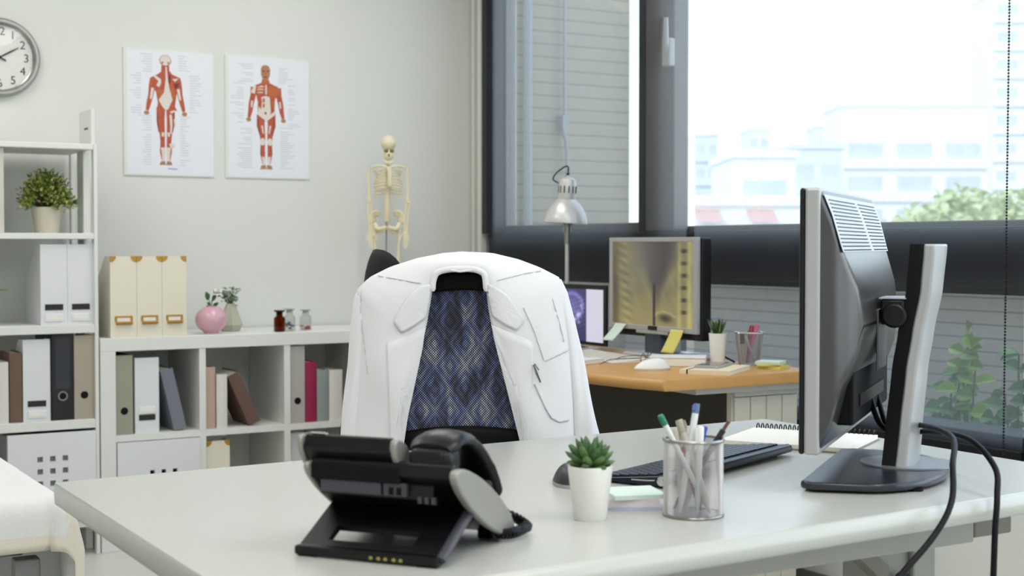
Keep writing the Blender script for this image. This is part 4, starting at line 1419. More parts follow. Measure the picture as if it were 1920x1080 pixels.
mb.done('contact_mark', mat('yellow_mark', (150, 146, 70), .5), t)
mb = MB()
for x, y in ((.012, .0), (.17, .0)):
    mb.box((x-.012, y-.005, -.0002), (x+.012, y+.008, .003))
mb.done('rubber_foot', BLACK_MATT, t)
for xa in (.004, .155):
    MB().prism([(.172, .0), (.20, .0), (.20, .022), (.172, .034)], lambda p: (xa, p[0], p[1]), lambda p: (xa+.02, p[0], p[1])).done('front_foot', BLACK_MATT, t, bevel=.002)
# handset: arched bar with ear and mouth pieces, lying along the slope at the right
hp = smooth_path([(.152, .044, .128), (.153, .078, .137), (.154, .112, .130), (.155, .145, .108), (.156, .170, .078), (.156, .184, .054)], 26)
MB().tube(hp, [.015, .017]+[.0185]*8+[.017]*8+[.018]*7+[.017, .015], 16, flat=(1.75, .62)).done('handset', PBK, t, smooth=True)
MB().box((.124, .034, .098), (.181, .074, .131)).done('handset_earpiece', PBK, t, bevel=.012, bseg=4)
MB().prism([(.150, .060), (.182, .040), (.192, .054), (.162, .082)], lambda p: (.130, p[0], p[1]), lambda p: (.180, p[0], p[1])).done('handset_mouthpiece', PBK, t, bevel=.006)
cp = []
base = smooth_path([(.170, .172, .040), (.19, .205, .024), (.205, .215, .012), (.208, .195, .011), (.206, .165, .011), (.19, .150, .011)], 160)
for k, p in enumerate(base):
    a = k*.9
    cp.append(p + Vector((.0055*math.cos(a), .0055*math.cos(a+.8)*.5, .0055*math.sin(a))))
MB().tube(cp, .0022, 6).done('coiled_cord', PBK, t, smooth=True)

# ---------------- small things on the desk
t = thing('potted_succulent', 'small green succulent in a white pot on the white desk', 'plant', (1.064, 1.598, DZ))
MB().lathe([(0, 0), (.0215, 0), (.0222, .001), (.0305, .0705), (.030, .073), (.0275, .073), (.026, .062), (0, .06)], seg=48).done('pot', CERAMIC_W, t, smooth=True)
MB().lathe([(0, .066), (.027, .065)], seg=24, cap=False).done('soil', SOIL, t)
def fat_leaf(mb, p, d, l, w, mi=0):
    d = Vector(d).normalized()
    q = d.to_track_quat('Z', 'Y').to_matrix().to_4x4()
    prof = [(0, 0), (.55, .1), (.85, .3), (1.0, .55), (.8, .8), (.4, .93), (.0, 1.0)]
    M_ = q
    rings_ = [(r*w*.5, z*l) for r, z in prof]
    S2 = Matrix.Diagonal((1, .62, 1, 1))
    mb.lathe(rings_, c=p, seg=10, M=M_ @ S2, mi=mi)
mb = MB()
lay = [(4, .0, 80, .044, .0105), (6, .3, 66, .044, .0125), (7, .1, 50, .042, .0135), (9, .4, 32, .038, .0135), (7, .2, 14, .031, .013)]
for n_, off, el, l_, w_ in lay:
    for k in range(n_):
        a = off + 2*PI*k/n_ + random.uniform(-.15, .15)
        e = math.radians(el + random.uniform(-6, 6))
        fat_leaf(mb, (.003*math.cos(a), .003*math.sin(a), .069), (math.cos(a)*math.cos(e), math.sin(a)*math.cos(e), math.sin(e)), l_*random.uniform(.92, 1.05), w_, mi=random.choice((0, 0, 1)))
mb.done('rosette', [mat('succulent_green', (74, 108, 62), .45, var=.15, scale=60), mat('succulent_light', (98, 128, 72), .45, var=.12, scale=60)], t, smooth=True)

def sticky_pad(label, loc, rz, layers, s=.076):
    t = thing('sticky_note_pad', label, 'sticky notes', loc, rz)
    z = 0
    for k, (m, h, dx, dy, rr) in enumerate(layers):
        M_ = Matrix.Translation((dx, dy, z)) @ Matrix.Rotation(rr, 4, 'Z')
        MB().box((-s/2, -s/2, 0), (s/2, s/2, h), M=M_).done('note_block', m, t)
        z += h + .0002
    return t
MINT = mat('mint_note', (212, 230, 220), .8, var=.01); PINKN = mat('pink_note', (226, 213, 220), .8, var=.02); LIL = mat('blue_note', (186, 196, 222), .8)
YELN = mat('yellow_note', (222, 212, 120), .8, var=.01)
sticky_pad('stack of mint and pink sticky notes right of the succulent', (1.168, 1.652, DZ), math.radians(-30), [(LIL, .004, 0, 0, 0), (PINKN, .011, 0, 0, 0), (MINT, .006, .004, -.002, math.radians(12))])

# mesh pen cup
def wire_cup(t, fn, nu, nv, r, m=STEEL):
    mb = MB().grid(fn, nu, nv, closed_u=True)
    o = mb.done('mesh_wall', m, t)
    w_ = o.modifiers.new('wire', 'WIREFRAME')
    w_.thickness = r
    w_.use_replace = True
    w_.use_even_offset = False
    return o
t = thing('pen_cup', 'round silver wire mesh pen cup on the white desk', 'pen cup', (1.201, 1.549, DZ))
Rc = .0405
def diamond(u, v, R=Rc, nv=42, nu=84):
    sh = (round(v*nv) % 2)*.5/nu*2
    a = 2*PI*(u + sh/2)
    return (R*math.cos(a), R*math.sin(a), .004+.099*v)
MESHM = mat('mesh_wire', (186, 185, 186), .35, .6, var=.02)
def dia_wall(t, R, h, nu, nv, r):
    mb = MB()
    g = []
    for j in range(nv+1):
        g.append([mb.bm.verts.new((R*math.cos(2*PI*(i+(j % 2)*.5)/nu), R*math.sin(2*PI*(i+(j % 2)*.5)/nu), .003+h*j/nv)) for i in range(nu)])
    for j in range(nv-1):
        for i in range(nu):
            if j % 2 == 0:
                q = [g[j][(i+1) % nu], g[j+1][(i+1) % nu], g[j+2][(i+1) % nu], g[j+1][i]]
            else:
                q = [g[j][i], g[j+1][(i+1) % nu], g[j+2][i], g[j+1][i]]
            mb.bm.faces.new(q)
    o = mb.done('mesh_wall', MESHM, t, recalc=False)
    w_ = o.modifiers.new('wire', 'WIREFRAME'); w_.thickness = r; w_.use_replace = True; w_.use_even_offset = False
dia_wall(t, Rc, .100, 76, 62, .00085)
MB().lathe([(0, .001), (Rc-.001, .001), (Rc-.001, .0025), (0, .0025)], seg=48).done('bottom', MESHM, t)
ringp = lambda R, z: [(R*math.cos(2*PI*k/64), R*math.sin(2*PI*k/64), z) for k in range(65)]
MB().tube(ringp(Rc, .1045), .0022, 8).done('rim', STEEL, t, smooth=True)
MB().tube(ringp(Rc, .0022), .0019, 8).done('foot_ring', STEEL, t, smooth=True)
CLEARP = mat('clear_plastic', (222, 224, 226), .2, var=.01, spec=.7)
def pen(label, a, b, barrel, cap, r=.0042, capl=.25, tip=True, cat='pen', name='pen', group='pens in the round mesh cup', clip=True, capr=1.15):
    A_, B_ = Vector(a), Vector(b)
    d = (B_-A_); L_ = d.length
    q = d.to_track_quat('Z', 'Y')
    t = bpy.data.objects.new(name, None); COL.objects.link(t)
    t.location = A_; t.rotation_mode = 'QUATERNION'; t.rotation_quaternion = q; t.rotation_mode = 'XYZ'
    t.rotation_euler = q.to_euler()
    tag(t, label, cat, group)
    MB().lathe([(0, 0), (r*.3, 0), (r*.9, L_*.1), (r, L_*.14), (r, L_*(1-capl))], seg=16).done('barrel', barrel, t, smooth=True)
    MB().lathe([(r*capr, 0), (r*capr, L_*capl-.002), (r*.9, L_*capl), (0, L_*capl)], c=(0, 0, L_*(1-capl)), seg=16).done('cap', cap, t, smooth=True)
    if clip:
        MB().box((-.0012, r*capr, L_*(1-capl)+.004), (.0012, r*capr+.0025, L_-.003)).done('clip', cap, t)
    return t
cup = Vector((1.201, 1.549, DZ))
rt = Vector((.861, -.508, 0)); fw_ = Vector((.508, .861, 0))
def inc(x0, y0, x1, y1, z1, z0=.005):
    """a pen from the cup floor to a tip, in camera-free cup axes (rt, fw_)"""
    return cup+rt*x0+fw_*y0+Vector((0, 0, z0)), cup+rt*x1+fw_*y1+Vector((0, 0, z1))
GREENC = mat('green_cap', (34, 122, 92), .35); BLUEC = mat('blue_cap', (90, 110, 160), .3); PB2 = mat('blue_barrel', (54, 74, 168), .35); CREAMB = mat('cream_barrel', (206, 200, 186), .4)
pen('clear ballpoint with a green top leaning left in the round cup', *inc(.022, .0, -.047, -.012, .139), CLEARP, GREENC, capl=.1, clip=False, r=.004)
pen('clear ballpoint with a blue top, tallest in the round cup', *inc(-.020, -.010, .006, .012, .152), CLEARP, BLUEC, capl=.09, r=.0046, capr=1.02)
pen('grey capped pen in the middle of the round cup', *inc(.022, -.012, -.019, .010, .130), mat('grey_barrel', (196, 192, 184), .4), mat('grey_cap', (166, 160, 146), .4), capl=.14, r=.005)
pen('thin cream pen left of the middle in the round cup', *inc(-.014, .006, -.022, .012, .118), CREAMB, CREAMB, capl=.2, clip=False)
pen('white pen beside the blue topped pen in the round cup', *inc(.005, -.006, .009, -.004, .123), PLASTIC_W, PLASTIC_W, capl=.3, r=.0045)
pen('blue pen at the right side of the round cup', *inc(-.010, .012, .018, .020, .120), CLEARP, PB2, capl=.22, r=.0042)
pen('black and red pencil with a brown tip leaning right in the round cup', *inc(-.024, .022, .050, .010, .128), mat('pencil_black', (44, 34, 34), .4), mat('pencil_tip', (112, 78, 66), .4), capl=.1, r=.0042, clip=False, capr=.6)
pen('red pen standing low inside the round mesh cup', *inc(.012, .010, -.014, .014, .092), mat('red_barrel', (160, 52, 56), .4), mat('red_cap', (150, 40, 46), .4), capl=.25, clip=False)

# keyboard, mouse, spiral notebook
kd = math.atan2(.39, .92)
t = thing('keyboard', 'slim black keyboard behind the pen cup', 'keyboard', (1.291, 1.733, DZ), kd)
KB = mat('keyboard_sky_tint', (22, 29, 46), .3, .3, var=.03)  # black tinted with the blue reflection of the window
side = [(.004, .006), (0, .011), (.003, .018), (.010, .0205), (.020, .018), (.128, .006), (.13, .003), (.022, .003)]
MB().prism([(p[0]-.004, p[1]) for p in side], lambda p: (0, p[0], p[1]), lambda p: (.435, p[0], p[1])).done('case', KB, t, bevel=.002)
mb = MB()
KEYM = mat('key_sky_tint', (30, 38, 56), .3, var=.04)  # keys carry the same painted window blue
for r_ in range(6):
    y = .022 + r_*.0168
    z = .0180 - (y-.02)*.112
    x = .008
    k = 0
    while x < .425:
        w_ = .0168 if not (r_ == 5 and 3 <= k <= 3) else .095
        w_ = min(w_, .428-x)
        if w_ > .006:
            mb.box((x, y, z-.001), (x+w_-.0022, y+.0146, z+.0022))
        x += w_; k += 1
o_ = mb.done('keys', KEYM, t)
o_['kind'] = 'stuff'
MB().lathe([(0, 0), (.0075, 0), (.0075, .0022), (.005, .003), (0, .003)], c=(-.0005, .0065, .0118), seg=24, M=Matrix.Rotation(-PI/2, 4, 'Y')).done('battery_cap', CHROME, t, smooth=True)
MB().tube(smooth_path([(-.001, .018, .012), (-.0015, .035, .0105), (-.001, .06, .0095)], 8), .0012, 6).done('side_trim', CHROME, t)
mb = MB()
for x, y in ((.03, .02), (.40, .02), (.03, .115), (.40, .115)):
    mb.box((x-.012, y-.004, 0), (x+.012, y+.004, .0035))
mb.done('rubber_foot', BLACK_MATT, t)
def mouse(label, loc, rz, m, m2, l=.108, w=.06, h=.034):
    t = thing('computer_mouse', label, 'mouse', loc, rz)
    def top(u, v):
        a = 2*PI*u
        r = v
        x = l/2*r*math.cos(a); y = w/2*r*math.sin(a)*(1-.12*math.cos(a))
        z = .006 + (h-.006)*(1-r**2.6)**.8*(1-.25*math.cos(a)*r)
        return (x, y, z)
    MB().grid(lambda u, v: top(u, .0001+.9999*v), 32, 12, closed_u=True).done('shell', m, t, smooth=True)
    MB().lathe([(0, 0), (1, 0), (1.02, .3), (1.0, 1)], seg=32, cap=False, M=Matrix.Diagonal((l/2, w/2, .0065, 1))).done('base', m2, t, smooth=True)
    MB().tube([(-l*.36, -.004, h*.70), (-l*.30, -.004, h*.84), (-l*.22, -.004, h*.93)], .0035, 8).done('scroll_wheel', m2, t, smooth=True)
    return t
mouse('black computer mouse half hidden behind the succulent', (1.198, 1.85, DZ), math.radians(62), mat('mouse_black', (48, 49, 52), .4, var=.03), SILVER)
na = math.atan2(.518, .855)
t = thing('spiral_notebook', 'cream spiral notebook lying behind the monitor stand', 'notebook', (1.80, 2.00, DZ), na-PI)
# local x runs from the spiral edge towards the near left
ex = Vector((-.855, -.518, 0)); ey = Vector((.518, -.855, 0))
t.location = (1.905, 2.075, DZ); t.rotation_euler = (0, 0, math.atan2(ex.y, ex.x))
MB().box((0, -.125, .0), (.21, .125, .0025)).done('back_cover', mat('notebook_board', (150, 140, 120), .8), t)
MB().box((0.002, -.122, .0026), (.207, .122, .010)).done('pages', mat('notebook_page', (246, 243, 234), .8, var=.01), t)
mb = MB()
for k in range(26):
    y = -.115 + .23*k/25
    mb.tube([(.009*math.cos(a)*.9, y, .0098+.0085*math.sin(a)) for a in [q*2*PI/14 for q in range(15)]], .0012, 5)
mb.done('spiral', BLACK, t)
tag(MB().tube([(1.700, 1.958, DZ+.0045), (1.765, 1.905, DZ+.0045)], .004, 8).done('pencil', BLACK, smooth=True), 'dark pencil lying beside the spiral notebook', 'pencil') if False else None

# ================================================================== OFFICE CHAIR AND WHITE COAT
CO = Vector((1.365, 2.503, 0)); CRZ = math.radians(-30.5)
CK = .0010674
def cpt(px, py, y=0.0):                                    # chair axes: x right, z up, y away
    return Vector(((px-870)*CK, y, 1.1-(py-460)*CK))
CHB = mat('chair_black_plastic', (8, 8, 10), .6, var=.04, spec=.2)
def mesh_cloth():
    m = bpy.data.materials.new('chair_mesh_cloth')
    m.use_nodes = True
    t = m.node_tree
    p = t.nodes['Principled BSDF']
    p.inputs['Roughness'].default_value = .75
    tcn = t.nodes.new('ShaderNodeTexCoord')
    sp = t.nodes.new('ShaderNodeSeparateXYZ')
    t.links.new(tcn.outputs['Object'], sp.inputs[0])
    def M(op, a, b=None, clamp=False):
        n = t.nodes.new('ShaderNodeMath'); n.operation = op; n.use_clamp = clamp
        for i, v in enumerate((a, b)):
            if v is None: continue
            if isinstance(v, (int, float)): n.inputs[i].default_value = v
            else: t.links.new(v, n.inputs[i])
        return n.outputs[0]
    X, Z = sp.outputs['X'], sp.outputs['Z']
    P_ = .0052
    # diamond net of pale dots: light through the mesh holes, painted as colour
    u = M('ADD', M('MULTIPLY', X, 1/P_), M('MULTIPLY', Z, 1/P_))
    v = M('SUBTRACT', M('MULTIPLY', X, 1/P_), M('MULTIPLY', Z, 1/P_))
    du = M('ABSOLUTE', M('SUBTRACT', M('FRACT', u), .5)); dv = M('ABSOLUTE', M('SUBTRACT', M('FRACT', v), .5))
    dot = M('LESS_THAN', M('MAXIMUM', du, dv), .30)
    # moire painted as larger diamonds, 62 mm across
    tri = lambda s, per, off: M('ABSOLUTE', M('SUBTRACT', M('MULTIPLY', M('FRACT', M('ADD', M('DIVIDE', s, per), off)), 2), 1))
    dia = M('ADD', tri(X, .062, .0), tri(Z, .092, .2))
    w1 = M('ADD', M('MULTIPLY', M('SINE', M('MULTIPLY', dia, 14.0)), .35), .95)
    n1 = t.nodes.new('ShaderNodeTexNoise'); n1.inputs['Scale'].default_value = 44; n1.inputs['Detail'].default_value = 2
    mp = t.nodes.new('ShaderNodeMapping'); mp.inputs['Scale'].default_value = (1, 1, .3)
    t.links.new(tcn.outputs['Object'], mp.inputs[0]); t.links.new(mp.outputs[0], n1.inputs['Vector'])
    cr = t.nodes.new('ShaderNodeValToRGB')
    e = cr.color_ramp.elements
    e[0].position = .34; e[0].color = rgb(92, 92, 112)
    e[1].position = .66; e[1].color = rgb(232, 238, 255)
    for ps, c in ((.43, (120, 124, 160)), (.50, (142, 164, 232)), (.57, (184, 192, 220))):
        el = e.new(ps); el.color = rgb(*c)
    t.links.new(n1.outputs[0], cr.inputs[0])
    mx = t.nodes.new('ShaderNodeMixRGB'); mx.blend_type = 'MULTIPLY'; mx.inputs[0].default_value = 1
    t.links.new(cr.outputs[0], mx.inputs[1])
    cmb = t.nodes.new('ShaderNodeCombineXYZ')
    for i in range(3): t.links.new(w1, cmb.inputs[i])
    t.links.new(cmb.outputs[0], mx.inputs[2])
    fin = t.nodes.new('ShaderNodeMixRGB')
    fin.inputs[1].default_value = rgb(13, 13, 17)
    t.links.new(dot, fin.inputs[0]); t.links.new(mx.outputs[0], fin.inputs[2])
    t.links.new(fin.outputs[0], p.inputs['Base Color'])
    return m
t = thing('office_chair', 'black office chair with patterned mesh back behind the white desk', 'chair', (CO.x, CO.y, 0), CRZ)
def cback(u, v, off=0.0):
    """chair back sheet: u 0..1 left to right, v 0..1 bottom to top; gently hollow"""
    x = -.215+.43*u + .0
    z = .56 + (.525)*v
    top = 1 - max(0, (v-.8)/.2)**2*.12
    xx = (u-.5)*.375*top
    bow = .045*(abs(u-.5)*2)**2
    return Vector((xx, off + .030 - bow*.1, z - .018 - .055*(abs(u-.5)*2)**2.2*v))
zr = lambda py: (1.1-(py-460)*CK)
def band(v0, v1, off):
    return lambda u, v: cback(u, v0+(v1-v0)*v, off)
vz = lambda py: (zr(py)-.56)/.525
MESHC = mesh_cloth()
MB().grid(band(vz(795), vz(520), 0), 24, 12).done('back_mesh', MESHC, t, smooth=True)
mb = MB().grid(band(vz(528), vz(492), -.004), 24, 4)
mb.done('top_band', CHB, t, smooth=True, solid=.016)
mb = MB().grid(lambda u, v: cback(u, (vz(862)+(vz(786)-.012*4*(u-.5)**2-vz(862))*v), -.006), 24, 5)
mb.done('lower_band', CHB, t, smooth=True, solid=.02)
fr = [cback(k/10, 0, .0) for k in range(11)]
per = [cback(0, 1-k/16) for k in range(17)] + [cback(k/12, 0) for k in range(1, 13)] + [cback(1, k/16) for k in range(1, 17)] + [cback(1-k/12, 1) for k in range(1, 13)]
MB().tube(per, .011, 10).done('back_frame', CHB, t, smooth=True)
MB().tube(smooth_path([(0, .06, .36), (0, .12, .42), (0, .10, .56), (0, .04, .66)], 12), .028, 10, flat=(1.4, .6)).done('back_support', CHB, t, smooth=True)
def seat(u, v):
    a = 2*PI*u
    c, s = math.cos(a), math.sin(a)
    e = lambda q: math.copysign(abs(q)**.5, q)
    return (0.235*e(c)*v, -.235+.235*e(s)*v, .468 - .02*v**4)
mb = MB().grid(lambda u, v: seat(u, .001+v*.999), 32, 8, closed_u=True)
mb.done('seat', mat('chair_black_fabric', (22, 22, 25), .9, var=.05), t, smooth=True, solid=.05)
MB().lathe([(.03, .30), (.03, .42)], c=(0, -.22, 0), seg=18).lathe([(.022, .10), (.022, .31)], c=(0, -.22, 0), seg=18).done('gas_column', BLACK, t, smooth=True)
for k in range(5):
    a = 2*PI*k/5 + .3
    MB().tube([(0, -.22, .11), (.27*math.cos(a), -.22+.27*math.sin(a), .075)], [.026, .016], 10).done('base_leg', CHB, t, smooth=True)
    MB().lathe([(0, -.012), (.026, -.012), (.028, 0), (.026, .012), (0, .012)], c=(.27*math.cos(a), -.22+.27*math.sin(a), .028), seg=20, M=Matrix.Rotation(PI/2, 4, 'X')).done('caster', CHB, t, smooth=True)

# ---- the coat
COAT = mat('coat_cotton', (236, 236, 239), .85, var=.008, scale=12, bump=.12, bscale=500, sheen=.1)
SEAMM = mat('coat_seam', (204, 205, 210), .9, var=.02)
t = thing('lab_coat', 'white doctor coat hung over the back of the black office chair', 'coat', (CO.x, CO.y, 0), CRZ)
N = 60
inL = resample([(862, 504), (838, 505), (822, 510), (814, 522), (810, 545), (806, 570), (801, 600), (791, 650), (775, 720), (763, 780), (754, 835), (742, 910), (722, 1040)], N)
outL = resample([(864, 472.5), (830, 475), (780, 485), (730, 501), (690, 521), (668, 543), (668, 590), (666, 660), (663, 740), (660, 820), (657, 900), (650, 1040)], N)
inR = resample([(862, 504), (882, 504.5), (898, 507), (908, 516), (911, 540), (914, 570), (919, 600), (931, 650), (949, 720), (964, 780), (977, 835), (994, 910), (1020, 1040)], N)
outR = resample([(864, 472.5), (920, 475), (970, 487), (1010, 502), (1047, 521), (1056, 545), (1062, 590), (1068, 660), (1072, 740), (1075, 820), (1078, 900), (1082, 1040)], N)
inT = resample([(862, 504)]*2, 2)
def fold(x, z, seed=0):
    """soft hanging folds"""
    w_ = max(0, min(1, (1.0-z)/.25))
    return .0042*w_*math.sin(x*46+seed+1.5*math.sin(z*7)) + .0018*math.sin(z*34+x*26+seed) + .0026*w_*math.sin(x*21-z*9) + .0012*math.sin(x*90-z*40+seed*2)
def front(side):
    I_, O_ = (inL, outL) if side < 0 else (inR, outR)
    def fn(u, v):
        i = min(N, int(round(v*N)))
        a, b = Vector(I_[i]), Vector(O_[i])
        p = a.lerp(b, u)
        yb = -.040 - .012*math.sin(min(1, v*1.6)*PI/2)
        y = yb + (.052 if v < .25 else .052-.01*min(1, (v-.25)*2))*u**2.6 + .012*(1-u)**8
        q = cpt(p.x, p.y)
        q.y = y + fold(q.x, q.z, side)*(1-u**4)*min(1, u*5+.2)*min(1, v*6)
        return q
    return fn
mb = MB()
mb.grid(front(-1), 26, N)
mb.grid(front(1), 26, N)
# the back drape behind the chair, joined along the shoulder line
def drape(u, v):
    i = min(N, int(round(v*N)))
    a, b = Vector(outL[i]), Vector(outR[i])
    p = a.lerp(b, u)
    q = cpt(p.x, p.y)
    th_ = math.sin(PI*u)
    base_y = .008 if v > .0 else .012
    q.y = base_y + .075*th_**.6*min(1, v*5) + fold(q.x, q.z, 4)*th_
    q.z -= .0
    return q
mb.grid(drape, 40, N)
bmesh.ops.remove_doubles(mb.bm, verts=mb.bm.verts, dist=.0012)
mb.done('coat_body', COAT, t, smooth=True, solid=.0022, recalc=True, angle=0)
def strip_sleeve(Lp, Rp, ydepth, name='sleeve'):
    n = 34
    A_, B_ = resample(Lp, n), resample(Rp, n)
    def fn(u, v):
        i = min(n, int(round(v*n)))
        a, b = Vector(A_[i]), Vector(B_[i])
        c = (a+b)/2; hw = (b-a).length/2
        ang = 2*PI*u
        p = c + (b-a)/2*math.cos(ang)
        q = cpt(p.x, p.y)
        q.y = ydepth(v) + max(.012, hw*CK*1.15)*math.sin(ang) + .003*math.sin(9*ang*.5 + v*9)*min(1, v*3)
        q.x += .002*math.sin(q.z*38+ang*2)*v
        return q
    MB().grid(fn, 28, n, closed_u=True).done(name, COAT, t, smooth=True, angle=0, solid=.002)
strip_sleeve([(668, 545), (660, 562), (655, 610), (649, 680), (642, 745), (637, 790), (633, 830), (627, 900), (620, 1000)], [(690, 548), (696, 600), (694, 680), (690, 740), (686, 800), (684, 840), (682, 900), (678, 1000)], lambda v: .014-.0*v)
strip_sleeve([(1030, 530), (1036, 580), (1048, 640), (1058, 700), (1064, 760), (1068, 820), (1070, 900), (1072, 1000)], [(1050, 524), (1062, 548), (1076, 600), (1092, 670), (1106, 740), (1118, 800), (1126, 832), (1136, 900), (1148, 1000)], lambda v: .016+.006*v)
# collar: a band round the neck and two notched lapels
def surf_y(side, px, py):
    """front surface depth near a pixel position, from the body grid"""
    f = front(side)
    best = None
    q0 = cpt(px, py)
    for j in range(0, N+1, 1):
        for i in range(0, 27, 1):
            q = f(i/26, j/N)
            d = (q.x-q0.x)**2 + (q.z-q0.z)**2
            if best is None or d < best[0]:
                best = (d, q.y)
    return best[1]
def flap(side, outline, name, lift=.006, n=7):
    """a flat piece of cloth laid on the coat front with a little lift at its free edge"""
    mb = MB()
    o2 = resample(outline + [outline[0]], 48)[:-1]
    c = Vector((sum(p[0] for p in o2)/len(o2), sum(p[1] for p in o2)/len(o2)))
    rings_ = []
    for k in range(n, 0, -1):
        f = k/n
        ring = []
        for p in o2:
            p2 = c + (Vector(p)-c)*f
            y = surf_y(side, p2.x, p2.y)
            q = cpt(p2.x, p2.y)
            q.y = y - lift*(.75+.25*f)
            ring.append(mb.bm.verts.new(q))
        rings_.append(ring)
    m_ = len(o2)
    for a, b in zip(rings_, rings_[1:]):
        for i in range(m_):
            mb.bm.faces.new([a[i], a[(i+1) % m_], b[(i+1) % m_], b[i]])
    mb.bm.faces.new(rings_[-1])
    o_ = mb.done(name, COAT, t, smooth=True, angle=0, solid=.003)
    return o_
flap(-1, [(809, 531), (790, 534), (768, 552), (739, 600), (754, 622), (778, 608), (800, 592), (806, 560)], 'collar')
flap(1, [(912, 531), (930, 538), (950, 552), (982, 598), (968, 616), (945, 606), (922, 590), (915, 560)], 'collar')
flap(-1, [(798, 612), (770, 624), (727, 640), (729, 700), (732, 770), (734, 835), (734, 880), (748, 880), (757, 835), (765, 780), (778, 720), (793, 650)], 'lapel', lift=.0035)
flap(1, [(920, 606), (950, 618), (998, 638), (996, 700), (991, 770), (987, 835), (985, 880), (986, 880), (975, 832), (962, 780), (947, 720), (929, 650)], 'lapel', lift=.0035)
def seam(side, pts, name='seam', r=.001, m=SEAMM, lift=.0026):
    P_ = []
    for p in resample(pts, max(8, len(pts)*5)):
        q = cpt(p[0], p[1]); q.y = surf_y(side, p[0], p[1]) - lift
        P_.append(q)
    MB().tube(smooth_path(P_, len(P_)*2), r, 6).done(name, m, t, smooth=True)
seam(-1, [(708, 517), (740, 522), (775, 528), (790, 530)])
seam(1, [(1012, 508), (985, 512), (955, 519), (930, 525)])
seam(-1, [(676, 545), (675, 590), (682, 640), (690, 700)])
seam(1, [(1034, 560), (1046, 600), (1056, 640)])
seam(1, [(1000, 716), (1020, 760), (1032, 780), (1046, 788), (1064, 786)], r=.0016)
seam(1, [(1020, 675), (1042, 665), (1066, 655)], r=.0012)
seam(1, [(980, 575), (1000, 620), (1018, 674)], r=.001)
MB().tube([cpt(845, 506, -.046), cpt(862, 508.5, -.048), cpt(884, 506, -.046)], .0022, 6).done('hanger_loop', PLASTIC_W, t, smooth=True)
# neck roll along the opening's upper arch
nk = [cpt(p[0], p[1], -.040) for p in [(811, 545), (813, 525), (820, 511), (838, 505), (862, 503.5), (884, 504), (899, 508), (908, 517), (911, 545)]]
MB().tube(smooth_path(nk, 40), [.004]+[.0065]*39+[.004], 10, flat=(1, 1)).done('collar_roll', COAT, t, smooth=True)
# small clip at the pocket
q = cpt(1003, 695); yq = surf_y(1, 1003, 695)
tc_ = thing('pocket_pen', 'small dark metal pen clip at the coat breast pocket', 'pen', (CO.x, CO.y, 0), CRZ)
MB().tube([cpt(998, 680, yq-.008), cpt(1004, 697, yq-.009), cpt(1011, 713, yq-.008)], [.0018, .0026, .0016], 8).done('clip', STEEL, tc_, smooth=True)
MB().tube([cpt(1000, 678, yq-.012), cpt(1008, 690, yq-.012)], .0016, 6).done('clip_arm', STEEL, tc_, smooth=True)

# ================================================================== SECOND CHAIR
t = thing('office_chair', 'second office chair, only its dark rounded back shows behind the coat', 'chair', (1.70, 3.635, 0), math.radians(78))
def pad(u, v):
    a = 2*PI*u
    e = lambda q, p: math.copysign(abs(q)**p, q)
    return Vector((.215*e(math.cos(a), .7)*v, 0, .85+.24*e(math.sin(a), .75)*v))
mb = MB()
def pad3(u, v):
    a = 2*PI*u
    r_ = min(1, v*2) if v < .5 else min(1, (1-v)*2)
    p = pad(u, max(.001, r_**.6))
    p.y = (-.03 if v < .5 else .03)*(1-r_**3) + .06*(p.x/.215)**2*-1
    return p
mb.grid(pad3, 36, 16, closed_u=True)
bmesh.ops.remove_doubles(mb.bm, verts=mb.bm.verts, dist=.0008)
mb.done('backrest', mat('navy_chair_fabric', (14, 14, 20), .95, var=.06), t, smooth=True, angle=0)
MB().tube(smooth_path([(0, .05, .42), (0, .1, .5), (0, .05, .8)], 10), .022, 10, flat=(1.6, .6)).done('back_support', CHB, t, smooth=True)
MB().grid(lambda u, v: seat(u, .001+v*.999), 32, 8, closed_u=True).done('seat', MATS['navy_chair_fabric'], t, smooth=True, solid=.05)
MB().lathe([(.026, .10), (.026, .44)], c=(0, -.22, 0), seg=18).done('gas_column', BLACK, t, smooth=True)
for k in range(5):
    a = 2*PI*k/5
    MB().tube([(0, -.22, .11), (.27*math.cos(a), -.22+.27*math.sin(a), .075)], [.026, .016], 10).done('base_leg', CHB, t, smooth=True)
    MB().lathe([(0, -.012), (.026, -.012), (.028, 0), (.026, .012), (0, .012)], c=(.27*math.cos(a), -.22+.27*math.sin(a), .028), seg=20, M=Matrix.Rotation(PI/2, 4, 'X')).done('caster', CHB, t, smooth=True)

# ================================================================== WOODEN DESK BY THE WINDOW
OAK = mat('light_oak', (202, 153, 88), .42, var=.07, scale=5, stretch=(6, 1, 6), spec=.5)
OAKE = mat('oak_edge', (206, 158, 82), .42, var=.05, scale=6, stretch=(6, 1, 6))
CABM = mat('cabinet_cream', (206, 203, 190), .6, var=.01)
t = thing('wooden_desk', 'light oak topped desk along the window', 'desk', (2.65, 4.0, 0))
out = [(2.335, 3.145), (2.93, 3.165), (2.93, 5.0), (2.30, 5.0), (2.25, 4.6), (2.24, 4.0), (2.262, 3.5), (2.295, 3.28)]
mb = MB()
slab(mb, round_outline(out, [.012, .01, .01, .01, .2, .3, .2, .1], 4), DZ-.032, DZ, steps=8, nose_at=lambda p, n_: .002+.010*max(0, min(1, -n_.x*1.6-.3)))
flat_top(mb.done('desk_top', [OAK], t, smooth=True, world=True, angle=50))
MB().box((2.49, 3.20, .676), (2.91, 3.235, .697)).box((2.49, 3.235, .676), (2.53, 4.9, .697)).done('rail', mat('rail_grey', (196, 198, 194), .5), t, world=True, bevel=.002)
MB().box((2.86, 3.3, .05), (2.885, 4.95, .676)).done('modesty_panel', mat('panel_dark_grey', (66, 62, 55), .6, var=.03), t, world=True)
